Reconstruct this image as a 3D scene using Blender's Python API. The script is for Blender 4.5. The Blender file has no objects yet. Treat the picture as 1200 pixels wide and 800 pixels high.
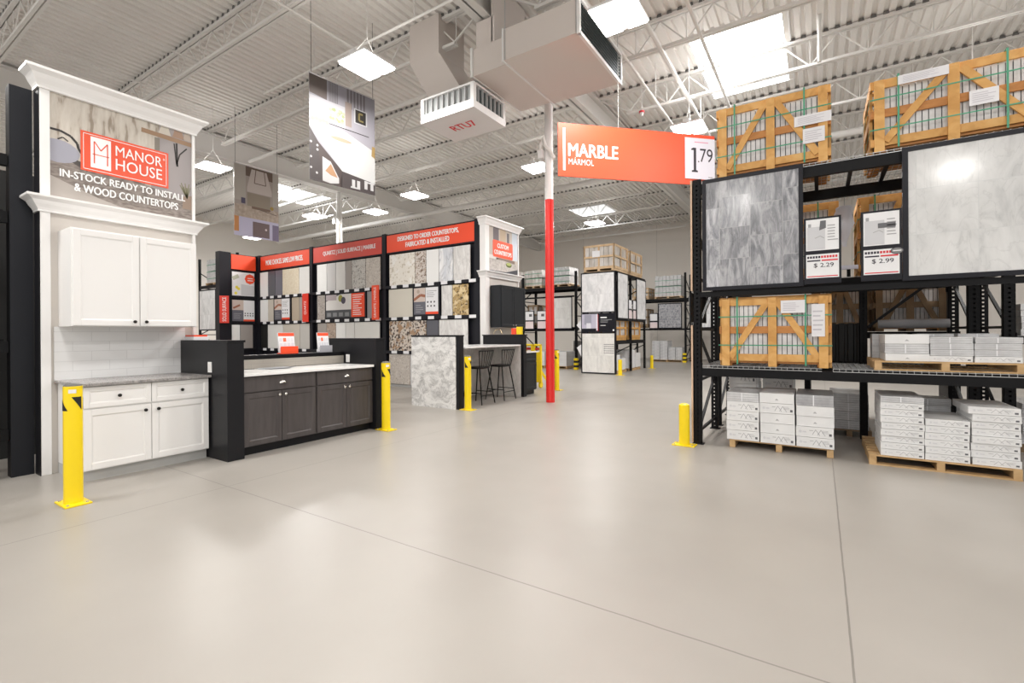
import bpy, math, random
from mathutils import Vector, Matrix
random.seed(7)
PI = math.pi
SC = bpy.context.scene
COL = SC.collection
# ------------------------------------------------------------------ camera, world, exposure
cam_d = bpy.data.cameras.new('camera'); cam = bpy.data.objects.new('camera', cam_d); COL.objects.link(cam)
YAW = math.radians(32.85); ROLL = math.radians(0.365)
cam_d.sensor_width = 36; cam_d.lens = 557.9 / 1200 * 36
cam_d.shift_y = -9 / 1200; cam_d.clip_start = 0.05; cam_d.clip_end = 200
fw = Vector((-math.sin(YAW), math.cos(YAW), 0)); rt = Vector((math.cos(YAW), math.sin(YAW), 0)); up = Vector((0, 0, 1))
rt2 = (rt * math.cos(ROLL) - up * math.sin(ROLL)).normalized(); up2 = (up * math.cos(ROLL) + rt * math.sin(ROLL)).normalized()
M = Matrix(((rt2.x, up2.x, -fw.x), (rt2.y, up2.y, -fw.y), (rt2.z, up2.z, -fw.z))).to_4x4()
M.translation = Vector((0, 0, 1.35)); cam.matrix_world = M
SC.camera = cam
W = bpy.data.worlds.new('world'); SC.world = W; W.use_nodes = True
W.node_tree.nodes['Background'].inputs[0].default_value = (1.0, 0.985, 0.96, 1)
WORLD_STRENGTH = 0.95
W.node_tree.nodes['Background'].inputs[1].default_value = WORLD_STRENGTH
SC.view_settings.view_transform = 'Standard'; SC.view_settings.look = 'None'
SC.view_settings.gamma = 1; SC.view_settings.use_curve_mapping = False
SC.view_settings.exposure = 0.2
LAMP_W = 95.0          # power of each high bay lamp
DECK_FILL = 0.05         # added fill light above each lamp to brighten the roof deck
LAMP_EMIT = 14.0
SKY_EMIT = 5.0

# ------------------------------------------------------------------ materials
MATS = {}
def mat(name, col, rough=0.5, metal=0.0, emit=0.0, spec=None, coat=0.0):
    if name in MATS: return MATS[name]
    m = bpy.data.materials.new(name); m.use_nodes = True
    b = m.node_tree.nodes['Principled BSDF']
    b.inputs['Base Color'].default_value = (*col, 1); b.inputs['Roughness'].default_value = rough
    b.inputs['Metallic'].default_value = metal
    if spec is not None: b.inputs['Specular IOR Level'].default_value = spec
    if coat: b.inputs['Coat Weight'].default_value = coat; b.inputs['Coat Roughness'].default_value = 0.08
    if emit:
        b.inputs['Emission Color'].default_value = (*col, 1); b.inputs['Emission Strength'].default_value = emit
    MATS[name] = m; return m
def nodes(m):
    nt = m.node_tree; return nt, nt.nodes, nt.links, nt.nodes['Principled BSDF']
def ramp(N, stops):
    r = N.new('ShaderNodeValToRGB'); e = r.color_ramp.elements
    while len(e) < len(stops): e.new(0.5)
    for i, (p, c) in enumerate(stops): e[i].position = p; e[i].color = (*c, 1)
    return r
def coords(N, L, scale=(1, 1, 1), rot=(0, 0, 0)):
    t = N.new('ShaderNodeTexCoord'); mp = N.new('ShaderNodeMapping')
    mp.inputs['Scale'].default_value = scale; mp.inputs['Rotation'].default_value = rot
    L.new(t.outputs['Object'], mp.inputs['Vector']); return mp.outputs['Vector']
def noisy(name, stops, scale=5, detail=6, rough=0.5, stretch=(1, 1, 1), rot=(0, 0, 0), dist=0.0, coat=0.0, spec=None, bump=0):
    if name in MATS: return MATS[name]
    m = mat(name, stops[0][1], rough, coat=coat, spec=spec); nt, N, L, b = nodes(m)
    n = N.new('ShaderNodeTexNoise'); n.inputs['Scale'].default_value = scale; n.inputs['Detail'].default_value = detail
    n.inputs['Distortion'].default_value = dist
    L.new(coords(N, L, stretch, rot), n.inputs['Vector'])
    r = ramp(N, stops); L.new(n.outputs['Fac'], r.inputs['Fac']); L.new(r.outputs['Color'], b.inputs['Base Color'])
    if bump:
        bp = N.new('ShaderNodeBump'); bp.inputs['Strength'].default_value = bump; bp.inputs['Distance'].default_value = 0.01
        L.new(n.outputs['Fac'], bp.inputs['Height']); L.new(bp.outputs['Normal'], b.inputs['Normal'])
    return m
def marble(name, base, dark, scale=1.5, rough=0.2, tile=None, axis='xz', rot=(0, 0.6, 0), sharp=0.06, grout=(0.6, 0.6, 0.6), vein=0.6, lo=0.30, stretch=(2.6, 1, 1), turn=False):
    """veined stone; tile=(w,h,offset) cuts it into tiles, each with its own piece of veining"""
    if name in MATS: return MATS[name]
    m = mat(name, base, rough); nt, N, L, b = nodes(m)
    v = coords(N, L); vec = v
    if tile:
        s = N.new('ShaderNodeSeparateXYZ'); L.new(v, s.inputs[0]); c = N.new('ShaderNodeCombineXYZ')
        L.new(s.outputs['XYZ'.index(axis[0].upper())], c.inputs[0]); L.new(s.outputs['XYZ'.index(axis[1].upper())], c.inputs[1])
        br = N.new('ShaderNodeTexBrick'); L.new(c.outputs[0], br.inputs['Vector'])
        br.inputs['Scale'].default_value = 1; br.inputs['Brick Width'].default_value = tile[0]; br.inputs['Row Height'].default_value = tile[1]
        br.offset = tile[2]; br.inputs['Mortar Size'].default_value = 0.0025; br.inputs['Mortar Smooth'].default_value = 0
        br.inputs['Color1'].default_value = (0, 0, 0, 1); br.inputs['Color2'].default_value = (1, 1, 1, 1); br.inputs['Mortar'].default_value = (0.5, 0.5, 0.5, 1)
        sc = N.new('ShaderNodeVectorMath'); sc.operation = 'SCALE'; sc.inputs['Scale'].default_value = 17.3
        L.new(br.outputs['Color'], sc.inputs[0]); ad = N.new('ShaderNodeVectorMath'); L.new(v, ad.inputs[0]); L.new(sc.outputs[0], ad.inputs[1])
        vec = ad.outputs[0]
    mp = N.new('ShaderNodeMapping'); mp.inputs['Rotation'].default_value = rot; mp.inputs['Scale'].default_value = stretch; L.new(vec, mp.inputs['Vector'])
    if tile and turn:
        m3 = N.new('ShaderNodeMapping'); m3.inputs['Rotation'].default_value = (0, PI / 2 - 0.2, 0); m3.inputs['Scale'].default_value = stretch; L.new(vec, m3.inputs['Vector'])
        gt = N.new('ShaderNodeMath'); gt.operation = 'GREATER_THAN'; gt.inputs[1].default_value = 0.5; L.new(br.outputs['Color'], gt.inputs[0])
        vm = N.new('ShaderNodeMix'); vm.data_type = 'VECTOR'; L.new(gt.outputs[0], vm.inputs[0]); L.new(mp.outputs[0], vm.inputs[4]); L.new(m3.outputs[0], vm.inputs[5]); mp = vm; mpo = vm.outputs[1]
    else: mpo = mp.outputs[0]
    n1 = N.new('ShaderNodeTexNoise'); n1.inputs['Scale'].default_value = scale; n1.inputs['Detail'].default_value = 9; n1.inputs['Distortion'].default_value = 1.2; n1.inputs['Roughness'].default_value = 0.6
    L.new(mpo, n1.inputs['Vector'])
    r1 = ramp(N, [(lo, dark), (lo + 0.17, tuple(0.45 * a + 0.55 * d for a, d in zip(base, dark))), (lo + 0.28, base), (lo + 0.45, tuple(min(1, a * 1.12) for a in base))])
    L.new(n1.outputs['Fac'], r1.inputs['Fac'])
    n2 = N.new('ShaderNodeTexNoise'); n2.inputs['Scale'].default_value = scale * 0.9; n2.inputs['Detail'].default_value = 5; n2.inputs['Distortion'].default_value = 2.5
    L.new(mpo, n2.inputs['Vector'])
    r2 = ramp(N, [(0.5 - sharp, (1, 1, 1)), (0.5, (0.55, 0.55, 0.56)), (0.5 + sharp, (1, 1, 1))])
    L.new(n2.outputs['Fac'], r2.inputs['Fac'])
    mx = N.new('ShaderNodeMix'); mx.data_type = 'RGBA'; mx.blend_type = 'MULTIPLY'; mx.inputs[0].default_value = vein
    L.new(r1.outputs['Color'], mx.inputs[6]); L.new(r2.outputs['Color'], mx.inputs[7])
    out = mx.outputs[2]
    if tile:
        tv = N.new('ShaderNodeMapRange'); tv.inputs[3].default_value = 0.80 if turn else 0.95; tv.inputs[4].default_value = 1.15 if turn else 1.0; L.new(br.outputs['Color'], tv.inputs[0])
        hs = N.new('ShaderNodeHueSaturation'); L.new(tv.outputs[0], hs.inputs['Value']); L.new(out, hs.inputs['Color']); out = hs.outputs[0]
        m2 = N.new('ShaderNodeMix'); m2.data_type = 'RGBA'; L.new(br.outputs['Fac'], m2.inputs[0]); L.new(out, m2.inputs[6]); m2.inputs[7].default_value = (*grout, 1)
        out = m2.outputs[2]
    L.new(out, b.inputs['Base Color']); return m
def speckle(name, c0, c1, c2, scale=60, rough=0.25, lo=0.42, hi=0.6):
    if name in MATS: return MATS[name]
    m = mat(name, c0, rough); nt, N, L, b = nodes(m); v = coords(N, L)
    n1 = N.new('ShaderNodeTexNoise'); n1.inputs['Scale'].default_value = scale; n1.inputs['Detail'].default_value = 4; L.new(v, n1.inputs['Vector'])
    n2 = N.new('ShaderNodeTexNoise'); n2.inputs['Scale'].default_value = scale * 0.35; n2.inputs['Detail'].default_value = 5; n2.inputs['Distortion'].default_value = 1; L.new(v, n2.inputs['Vector'])
    r1 = ramp(N, [(lo - 0.03, c1), (lo + 0.03, c0)]); L.new(n1.outputs['Fac'], r1.inputs['Fac'])
    r2 = ramp(N, [(hi - 0.04, (0, 0, 0)), (hi + 0.04, (1, 1, 1))]); L.new(n2.outputs['Fac'], r2.inputs['Fac'])
    mx = N.new('ShaderNodeMix'); mx.data_type = 'RGBA'; L.new(r2.outputs['Color'], mx.inputs[0]); L.new(r1.outputs['Color'], mx.inputs[6]); mx.inputs[7].default_value = (*c2, 1)
    L.new(mx.outputs[2], b.inputs['Base Color']); return m
def brickmat(name, c, grout, w, h, axis, rough=0.3, mortar=0.003):
    m = mat(name, c, rough); nt, N, L, b = nodes(m); v = coords(N, L)
    s = N.new('ShaderNodeSeparateXYZ'); L.new(v, s.inputs[0]); cc = N.new('ShaderNodeCombineXYZ')
    L.new(s.outputs['XYZ'.index(axis[0])], cc.inputs[0]); L.new(s.outputs['XYZ'.index(axis[1])], cc.inputs[1])
    br = N.new('ShaderNodeTexBrick'); L.new(cc.outputs[0], br.inputs['Vector']); br.inputs['Scale'].default_value = 1
    br.inputs['Brick Width'].default_value = w; br.inputs['Row Height'].default_value = h; br.inputs['Mortar Size'].default_value = mortar
    br.inputs['Color1'].default_value = (*c, 1); br.inputs['Color2'].default_value = (*[x * 0.96 for x in c], 1); br.inputs['Mortar'].default_value = (*grout, 1)
    L.new(br.outputs['Color'], b.inputs['Base Color']); return m

white = mat('white_paint', (0.80, 0.79, 0.78), 0.35)
wcab = mat('white_cabinet_paint', (0.82, 0.81, 0.80), 0.3)
beige = mat('beige_board', (0.60, 0.56, 0.52), 0.6)
greyk = mat('grey_toe_kick', (0.50, 0.50, 0.49), 0.5)
black = mat('black_laminate', (0.011, 0.011, 0.013), 0.35, spec=0.22)
blacks = mat('black_steel', (0.008, 0.008, 0.009), 0.5, spec=0.15)
blackd = mat('black_matt', (0.01, 0.01, 0.01), 0.7)
navyblack = mat('charcoal_frame', (0.014, 0.014, 0.019), 0.4, spec=0.2)
dkwood = noisy('dark_stained_wood', [(0.3, (0.050, 0.042, 0.042)), (0.7, (0.078, 0.068, 0.067))], 6, 6, 0.38, (3, 3, 0.4))
charcab = mat('charcoal_cabinet_paint', (0.016, 0.018, 0.021), 0.4, spec=0.25)
knobm = mat('brushed_nickel', (0.75, 0.73, 0.70), 0.25, 1.0)
bronze = mat('dark_bronze_knob', (0.02, 0.018, 0.016), 0.35, 0.6)
quartz = mat('white_quartz', (0.82, 0.82, 0.81), 0.18)
greygran = speckle('grey_granite_top', (0.30, 0.285, 0.275), (0.16, 0.15, 0.15), (0.42, 0.40, 0.39), 90)
yellow = mat('yellow_paint', (0.90, 0.66, 0.005), 0.35)
orange = mat('orange_red_sign', (0.86, 0.075, 0.022), 0.35)
orange2 = mat('coral_sign', (0.80, 0.10, 0.045), 0.35)
glare_red = mat('glare_red_sign', (0.66, 0.09, 0.07), 0.22, coat=0.6)  # red with pinkish reflected glare mixed into the colour
redp = mat('red_column_paint', (0.72, 0.022, 0.018), 0.25)
textw = mat('white_lettering', (0.88, 0.88, 0.88), 0.5)
textk = mat('dark_lettering', (0.03, 0.025, 0.04), 0.5)
textr = mat('red_lettering', (0.65, 0.02, 0.03), 0.5)
textg = mat('grey_lettering', (0.35, 0.35, 0.36), 0.6)
paper = mat('white_paper', (0.80, 0.80, 0.82), 0.5)
card = mat('lilac_white_card', (0.76, 0.76, 0.86), 0.5)
steelw = mat('white_painted_steel', (0.74, 0.72, 0.69), 0.5)
deckm = mat('white_roof_deck', (0.80, 0.775, 0.74), 0.55)
deckend = mat('dark_flute_gap', (0.16, 0.155, 0.15), 0.9)
girdm = mat('grey_white_girder', (0.72, 0.70, 0.67), 0.5)
wallm = noisy('beige_wall_paint', [(0.3, (0.76, 0.715, 0.66)), (0.7, (0.79, 0.745, 0.69))], 0.5, 3, 0.8)
ductm = mat('duct_board', (0.66, 0.60, 0.56), 0.6)
ductw = mat('white_duct_metal', (0.76, 0.75, 0.74), 0.35)
grillem = mat('dark_grille', (0.06, 0.075, 0.075), 0.35, 0.3)
galv = mat('galvanised_wire', (0.50, 0.50, 0.50), 0.35, 0.7)
woodc = noisy('crate_pine', [(0.25, (0.50, 0.24, 0.055)), (0.55, (0.66, 0.36, 0.11)), (0.8, (0.74, 0.46, 0.18))], 4, 8, 0.6, (1.2, 1.2, 1.2), dist=1.5)
woodd = noisy('crate_pine_dark', [(0.25, (0.40, 0.155, 0.035)), (0.7, (0.56, 0.25, 0.07))], 5, 8, 0.6, (1, 1, 3), dist=1.2)
woodp = noisy('pallet_wood', [(0.25, (0.40, 0.24, 0.10)), (0.75, (0.62, 0.42, 0.22))], 6, 7, 0.7, (1, 1, 1), dist=1)
oldwood = noisy('old_brown_wood', [(0.25, (0.20, 0.13, 0.07)), (0.75, (0.34, 0.235, 0.14))], 5, 7, 0.7)
plywood = mat('plywood_strip', (0.62, 0.44, 0.31), 0.6)
slabm = noisy('pale_slab_edge', [(0.3, (0.55, 0.54, 0.54)), (0.7, (0.78, 0.77, 0.77))], 8, 4, 0.5)
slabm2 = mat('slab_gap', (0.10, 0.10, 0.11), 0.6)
strapm = mat('green_strap', (0.05, 0.30, 0.17), 0.4)
cartonm = noisy('white_carton', [(0.3, (0.72, 0.72, 0.72)), (0.7, (0.80, 0.80, 0.80))], 5, 4, 0.6)
carton2 = noisy('wrapped_carton', [(0.3, (0.50, 0.50, 0.51)), (0.7, (0.66, 0.66, 0.67))], 9, 4, 0.3)
filmm = noisy('grey_stretch_film', [(0.3, (0.30, 0.30, 0.31)), (0.7, (0.52, 0.52, 0.54))], 7, 6, 0.25, (1, 4, 1))
printm = mat('grey_carton_print', (0.42, 0.42, 0.43), 0.6)
blackpl = mat('black_plastic', (0.010, 0.010, 0.010), 0.4, spec=0.25)
lampm = mat('lamp_lens', (1.0, 0.99, 0.97), 0.4, emit=LAMP_EMIT)
skym = mat('skylight_pane', (0.98, 0.99, 1.0), 0.4, emit=SKY_EMIT)
greymarb = marble('grey_vein_tile', (0.50, 0.50, 0.525), (0.19, 0.195, 0.215), 3.0, 0.16, (0.36, 0.32, 0.33), 'zx', (0, 0.3, 0), 0.03, (0.42, 0.42, 0.43), 0.5, 0.31, (4.5, 1, 1), True)
whitemarb = marble('white_marble_tile', (0.66, 0.66, 0.655), (0.45, 0.455, 0.46), 1.3, 0.12, (0.44, 0.44, 0.0), 'xz', (0, -0.7, 0), 0.02, (0.60, 0.61, 0.61), 0.22, 0.2)
whitemarb2 = marble('pale_marble_tile', (0.78, 0.78, 0.79), (0.58, 0.59, 0.61), 1.6, 0.2, (0.6, 0.62, 0.0), 'xz', (0, 0.3, 0), 0.03, (0.6, 0.6, 0.6), 0.2, 0.2)
whitemarb3 = marble('pale_marble_tile_side', (0.78, 0.78, 0.79), (0.58, 0.59, 0.61), 1.6, 0.2, (0.6, 0.62, 0.0), 'yz', (0, 0.3, 0), 0.03, (0.6, 0.6, 0.6), 0.2, 0.2)
bigmarb = marble('grey_swirl_marble', (0.76, 0.75, 0.735), (0.42, 0.41, 0.405), 3.6, 0.2, None, 'xz', (0, 0.8, 0), 0.03, (0.6, 0.6, 0.6), 0.75, 0.25, (1, 1, 1.3))
islmarb = marble('taupe_marble', (0.82, 0.80, 0.77), (0.66, 0.64, 0.61), 2.0, 0.25, vein=0.25)
mosaic = marble('grey_mosaic', (0.50, 0.50, 0.53), (0.16, 0.17, 0.20), 5.0, 0.3, (0.12, 0.12, 0.5), 'xz')

def floor_mat():
    m = mat('polished_concrete', (0.5, 0.48, 0.45), 0.28); nt, N, L, b = nodes(m); v = coords(N, L)
    n = N.new('ShaderNodeTexNoise'); n.inputs['Scale'].default_value = 0.55; n.inputs['Detail'].default_value = 4; n.inputs['Roughness'].default_value = 0.55
    L.new(v, n.inputs['Vector'])
    r = ramp(N, [(0.05, (0.27, 0.25, 0.226)), (0.5, (0.335, 0.313, 0.286)), (0.95, (0.39, 0.367, 0.338))]); L.new(n.outputs['Fac'], r.inputs['Fac'])
    s = N.new('ShaderNodeSeparateXYZ'); L.new(v, s.inputs[0])
    # saw-cut joints: the two nearest the photographer and the rest of the grid
    wv = N.new('ShaderNodeTexNoise'); wv.inputs['Scale'].default_value = 6; L.new(v, wv.inputs['Vector'])
    wo = N.new('ShaderNodeMath'); wo.operation = 'MULTIPLY_ADD'; wo.inputs[1].default_value = 0.008; wo.inputs[2].default_value = -0.004; L.new(wv.outputs['Fac'], wo.inputs[0])
    total = None
    for ax, p0 in ((1, 2.195), (0, 0.108), (0, -4.46), (1, 8.29), (1, -3.9), (0, 4.7)):
        a0 = N.new('ShaderNodeMath'); a0.operation = 'ADD'; L.new(s.outputs[ax], a0.inputs[0]); L.new(wo.outputs[0], a0.inputs[1])
        a = N.new('ShaderNodeMath'); a.operation = 'SUBTRACT'; L.new(a0.outputs[0], a.inputs[0]); a.inputs[1].default_value = p0
        c = N.new('ShaderNodeMath'); c.operation = 'ABSOLUTE'; L.new(a.outputs[0], c.inputs[0])
        d = N.new('ShaderNodeMath'); d.operation = 'LESS_THAN'; L.new(c.outputs[0], d.inputs[0]); d.inputs[1].default_value = 0.0045
        if total is None: total = d
        else:
            t = N.new('ShaderNodeMath'); t.operation = 'MAXIMUM'; L.new(total.outputs[0], t.inputs[0]); L.new(d.outputs[0], t.inputs[1]); total = t
    k = N.new('ShaderNodeMath'); k.operation = 'MULTIPLY'; k.inputs[1].default_value = 0.62; L.new(total.outputs[0], k.inputs[0])
    mx = N.new('ShaderNodeMix'); mx.data_type = 'RGBA'; L.new(k.outputs[0], mx.inputs[0]); L.new(r.outputs['Color'], mx.inputs[6]); mx.inputs[7].default_value = (0.13, 0.12, 0.11, 1)
    L.new(mx.outputs[2], b.inputs['Base Color'])
    n3 = N.new('ShaderNodeTexNoise'); n3.inputs['Scale'].default_value = 1.6; n3.inputs['Detail'].default_value = 2; L.new(v, n3.inputs['Vector'])
    mr = N.new('ShaderNodeMapRange'); mr.inputs[3].default_value = 0.30; mr.inputs[4].default_value = 0.40; b.inputs['Specular IOR Level'].default_value = 0.42; L.new(n3.outputs['Fac'], mr.inputs[0]); L.new(mr.outputs[0], b.inputs['Roughness'])
    return m
floorm = floor_mat()

# ------------------------------------------------------------------ mesh builder
TXT = {}
def text_geo(s, bold):
    k = (s, bold)
    if k in TXT: return TXT[k]
    c = bpy.data.curves.new('t', 'FONT'); c.body = s; c.size = 1; c.offset = bold; c.resolution_u = 3; c.fill_mode = 'FRONT'
    o = bpy.data.objects.new('t', c); COL.objects.link(o)
    dg = bpy.context.evaluated_depsgraph_get(); me = bpy.data.meshes.new_from_object(o.evaluated_get(dg))
    vs = [(v.co.x, v.co.y) for v in me.vertices]; fs = [tuple(p.vertices) for p in me.polygons]
    bpy.data.objects.remove(o); bpy.data.curves.remove(c); bpy.data.meshes.remove(me)
    x0 = min(v[0] for v in vs); x1 = max(v[0] for v in vs); y0 = min(v[1] for v in vs); y1 = max(v[1] for v in vs)
    vs = [((v[0] - x0) / (x1 - x0), (v[1] - y0) / (y1 - y0)) for v in vs]
    TXT[k] = (vs, fs); return TXT[k]
class MB:
    def __init__(s): s.v = []; s.f = []; s.m = []; s.mats = []
    def mi(s, m):
        if m not in s.mats: s.mats.append(m)
        return s.mats.index(m)
    def add(s, vs, fs, m):
        n = len(s.v); i = s.mi(m); s.v += [tuple(v) for v in vs]
        for f in fs: s.f.append(tuple(n + k for k in f)); s.m.append(i)
        return s
    def box(s, x0, x1, y0, y1, z0, z1, m):
        if x0 > x1: x0, x1 = x1, x0
        if y0 > y1: y0, y1 = y1, y0
        if z0 > z1: z0, z1 = z1, z0
        return s.add([(x0, y0, z0), (x1, y0, z0), (x1, y1, z0), (x0, y1, z0), (x0, y0, z1), (x1, y0, z1), (x1, y1, z1), (x0, y1, z1)],
                     [(0, 3, 2, 1), (4, 5, 6, 7), (0, 1, 5, 4), (1, 2, 6, 5), (2, 3, 7, 6), (3, 0, 4, 7)], m)
    def bar(s, p, q, w, h, m, upv=(0, 0, 1)):
        p = Vector(p); q = Vector(q); d = (q - p).normalized(); u = Vector(upv)
        if abs(d.dot(u)) > 0.97: u = Vector((0, 1, 0))
        a = d.cross(u).normalized() * w / 2; b = a.cross(d).normalized() * h / 2
        vs = [p - a - b, p + a - b, p + a + b, p - a + b, q - a - b, q + a - b, q + a + b, q - a + b]
        return s.add(vs, [(0, 3, 2, 1), (4, 5, 6, 7), (0, 1, 5, 4), (1, 2, 6, 5), (2, 3, 7, 6), (3, 0, 4, 7)], m)
    def tube(s, pts, r, m, n=10, caps=True):
        pts = [Vector(p) for p in pts]; rs = r if isinstance(r, (list, tuple)) else [r] * len(pts); vs = []; fs = []
        ref = None
        for i, p in enumerate(pts):
            d = (pts[min(i + 1, len(pts) - 1)] - pts[max(i - 1, 0)]).normalized()
            if ref is None: ref = Vector((0, 0, 1)) if abs(d.z) < 0.9 else Vector((1, 0, 0))
            a = d.cross(ref).normalized(); b = d.cross(a).normalized(); ref = -(a.cross(d)).normalized() if False else ref
            for k in range(n):
                t = 2 * PI * k / n; vs.append(p + (a * math.cos(t) + b * math.sin(t)) * rs[i])
        for i in range(len(pts) - 1):
            for k in range(n):
                k2 = (k + 1) % n; fs.append((i * n + k, i * n + k2, (i + 1) * n + k2, (i + 1) * n + k))
        if caps:
            fs.append(tuple(range(n))[::-1]); fs.append(tuple((len(pts) - 1) * n + k for k in range(n)))
        return s.add(vs, fs, m)
    def disc_ball(s, c, r, m, sq=(1, 1, 1), n=10):
        vs = []; fs = []; R = 6
        for i in range(R + 1):
            ph = PI * i / R
            for k in range(n):
                t = 2 * PI * k / n; vs.append((c[0] + r * sq[0] * math.sin(ph) * math.cos(t), c[1] + r * sq[1] * math.sin(ph) * math.sin(t), c[2] + r * sq[2] * math.cos(ph)))
        for i in range(R):
            for k in range(n):
                k2 = (k + 1) % n; fs.append((i * n + k, i * n + k2, (i + 1) * n + k2, (i + 1) * n + k))
        return s.add(vs, fs, m)
    def prism(s, poly, a, b, m):
        """poly: list of 3D points; extruded by vector b-a"""
        d = Vector(b) - Vector(a); n = len(poly); P = [Vector(p) for p in poly]
        vs = P + [p + d for p in P]
        fs = [tuple(range(n))[::-1], tuple(range(n, 2 * n))] + [(k, (k + 1) % n, n + (k + 1) % n, n + k) for k in range(n)]
        return s.add(vs, fs, m)
    def build(s, name, parent=None, label=None, cat=None, group=None, kind=None, bevel=0, smooth=False, loc=None, rot=0):
        if parent is not None: org = Vector(parent.get('_org', tuple(parent.location)))
        elif loc is not None: org = Vector(loc)
        elif kind == 'structure': org = Vector((0, 0, 0))
        else:
            xs = [v[0] for v in s.v]; ys = [v[1] for v in s.v]; zs = [v[2] for v in s.v]
            org = Vector(((min(xs) + max(xs)) / 2, (min(ys) + max(ys)) / 2, min(zs)))
        me = bpy.data.meshes.new(name); me.from_pydata([(v[0] - org.x, v[1] - org.y, v[2] - org.z) for v in s.v], [], s.f)
        for m in s.mats: me.materials.append(m)
        me.polygons.foreach_set('material_index', s.m)
        if smooth: me.polygons.foreach_set('use_smooth', [True] * len(me.polygons))
        me.update(); o = bpy.data.objects.new(name, me); COL.objects.link(o)
        if parent is not None:
            o.parent = parent
            if parent.type == 'MESH': o.location = (0, 0, 0)
            o['_org'] = tuple(org)
        else: o.location = org; o['_org'] = tuple(org)
        if smooth:
            try: me.set_sharp_from_angle(angle=0.7)
            except Exception: pass
        if bevel:
            b = o.modifiers.new('bevel', 'BEVEL'); b.width = bevel; b.segments = 2; b.limit_method = 'ANGLE'
        setp(o, label, cat, group, kind); return o
def setp(o, label=None, cat=None, group=None, kind=None):
    if label: o['label'] = label
    if cat: o['category'] = cat
    if group: o['group'] = group
    if kind: o['kind'] = kind
    return o
def thing(name, label, cat, loc=(0, 0, 0), group=None):
    o = bpy.data.objects.new(name, None); COL.objects.link(o); o.location = loc; o.empty_display_size = 0.1
    o['_org'] = tuple(loc); return setp(o, label, cat, group)
def dup(root, delta, label=None, group=None, rotz=None):
    r = root.copy(); COL.objects.link(r); r.location = root.location + Vector(delta)
    if rotz is not None: r.rotation_euler = (0, 0, rotz)
    if label: r['label'] = label
    if group: r['group'] = group
    for ch in list(root.children):
        c = ch.copy(); COL.objects.link(c); c.parent = r
        for g in list(ch.children):
            d = g.copy(); COL.objects.link(d); d.parent = c
    return r
class Face:
    """flat drawing surface in the place: origin, right, up, normal"""
    def __init__(s, mb, O, U, V): s.mb = mb; s.O = Vector(O); s.U = Vector(U); s.V = Vector(V); s.N = s.U.cross(s.V)
    def P(s, u, v, n): return s.O + s.U * u + s.V * v + s.N * n
    def rect(s, u0, v0, u1, v1, m, n=0.001): return s.poly([(u0, v0), (u1, v0), (u1, v1), (u0, v1)], m, n)
    clip = None
    def poly(s, pts, m, n=0.001):
        if s.clip: pts = [(min(max(a, 0), s.clip[0]), min(max(b, 0), s.clip[1])) for a, b in pts]
        s.mb.add([s.P(a, b, n) for a, b in pts], [tuple(range(len(pts)))], m)
    def disc(s, u, v, r, m, n=0.001, k=16, ry=None):
        ry = ry or r; s.poly([(u + r * math.cos(2 * PI * i / k), v + ry * math.sin(2 * PI * i / k)) for i in range(k)], m, n)
    def line(s, pts, w, m, n=0.002):
        for (a, b), (c, d) in zip(pts, pts[1:]):
            l = math.hypot(c - a, d - b) or 1; x = -(d - b) / l * w / 2; y = (c - a) / l * w / 2
            s.poly([(a - x, b - y), (c - x, d - y), (c + x, d + y), (a + x, b + y)], m, n)
    def text(s, t, u0, v0, u1, v1, m, bold=0.0, n=0.003):
        vs, fs = text_geo(t, 0.0); w = (v1 - v0) * min(bold, 0.03) * 1.5; offs = ((0, 0), (-w, 0), (w, 0), (0, -w * .6), (0, w * .6)) if w > 0 else ((0, 0),)
        for i, (du, dv) in enumerate(offs): s.mb.add([s.P(u0 + du + a * (u1 - u0), v0 + dv + b * (v1 - v0), n + i * 0.0001) for a, b in vs], fs, m)
    def lines(s, u0, v0, u1, v1, k, m, n=0.002):
        h = (v1 - v0) / k; rnd = random.Random(int(u0 * 1000) + k)
        for i in range(k): s.rect(u0, v0 + i * h + h * 0.3, u0 + (u1 - u0) * rnd.uniform(0.6, 1), v0 + i * h + h * 0.62, m, n)

# ------------------------------------------------------------------ the setting
ZD = 7.05; XL = -25.2; YB = 25.3; XR = 9.0
MB().box(XL, 12, -8, YB, -0.1, 0, floorm).build('floor', kind='structure')
m = MB().box(XL - 0.2, 12, YB, YB + 0.2, 0, ZD + 0.1, wallm)
for k in range(9): m.box(-24 + k * 4.2, -23.985 + k * 4.2, YB - 0.002, YB, 0, ZD, mat('wall_joint', (0.52, 0.49, 0.45), 0.8))
m.build('wall_back', kind='structure')
MB().box(XL - 0.2, XL, -8, YB, 0, ZD + 0.1, wallm).build('wall_left', kind='structure')
# corrugated roof deck with skylight openings
SKY = [(-2.06, -0.58, 9.62, 12.45), (-9.6, -8.1, 19.9, 21.4), (-18.9, -17.2, 9.9, 12.6)]
mb = MB(); p = 0.18; x = XL
while x < 12:
    segs = [(-8, YB)]
    for (a, b, c, d) in SKY:
        if x + p > a and x < b: segs = [(-8, c), (d, YB)]
    for (ya, yb) in segs:
        for (dx0, z0, dx1, z1) in ((0, 0, 0.085, 0), (0.085, 0, 0.105, 0.045), (0.105, 0.045, 0.16, 0.045), (0.16, 0.045, 0.18, 0)):
            mb.add([(x + dx0, ya, ZD + z0), (x + dx1, ya, ZD + z1), (x + dx1, yb, ZD + z1), (x + dx0, yb, ZD + z0)], [(0, 3, 2, 1)], deckm)
    x += p
mb.box(XL, 12, -8, 9.6, ZD + 0.08, ZD + 0.1, deckm)
o = mb.build('ceiling', kind='structure')
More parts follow.
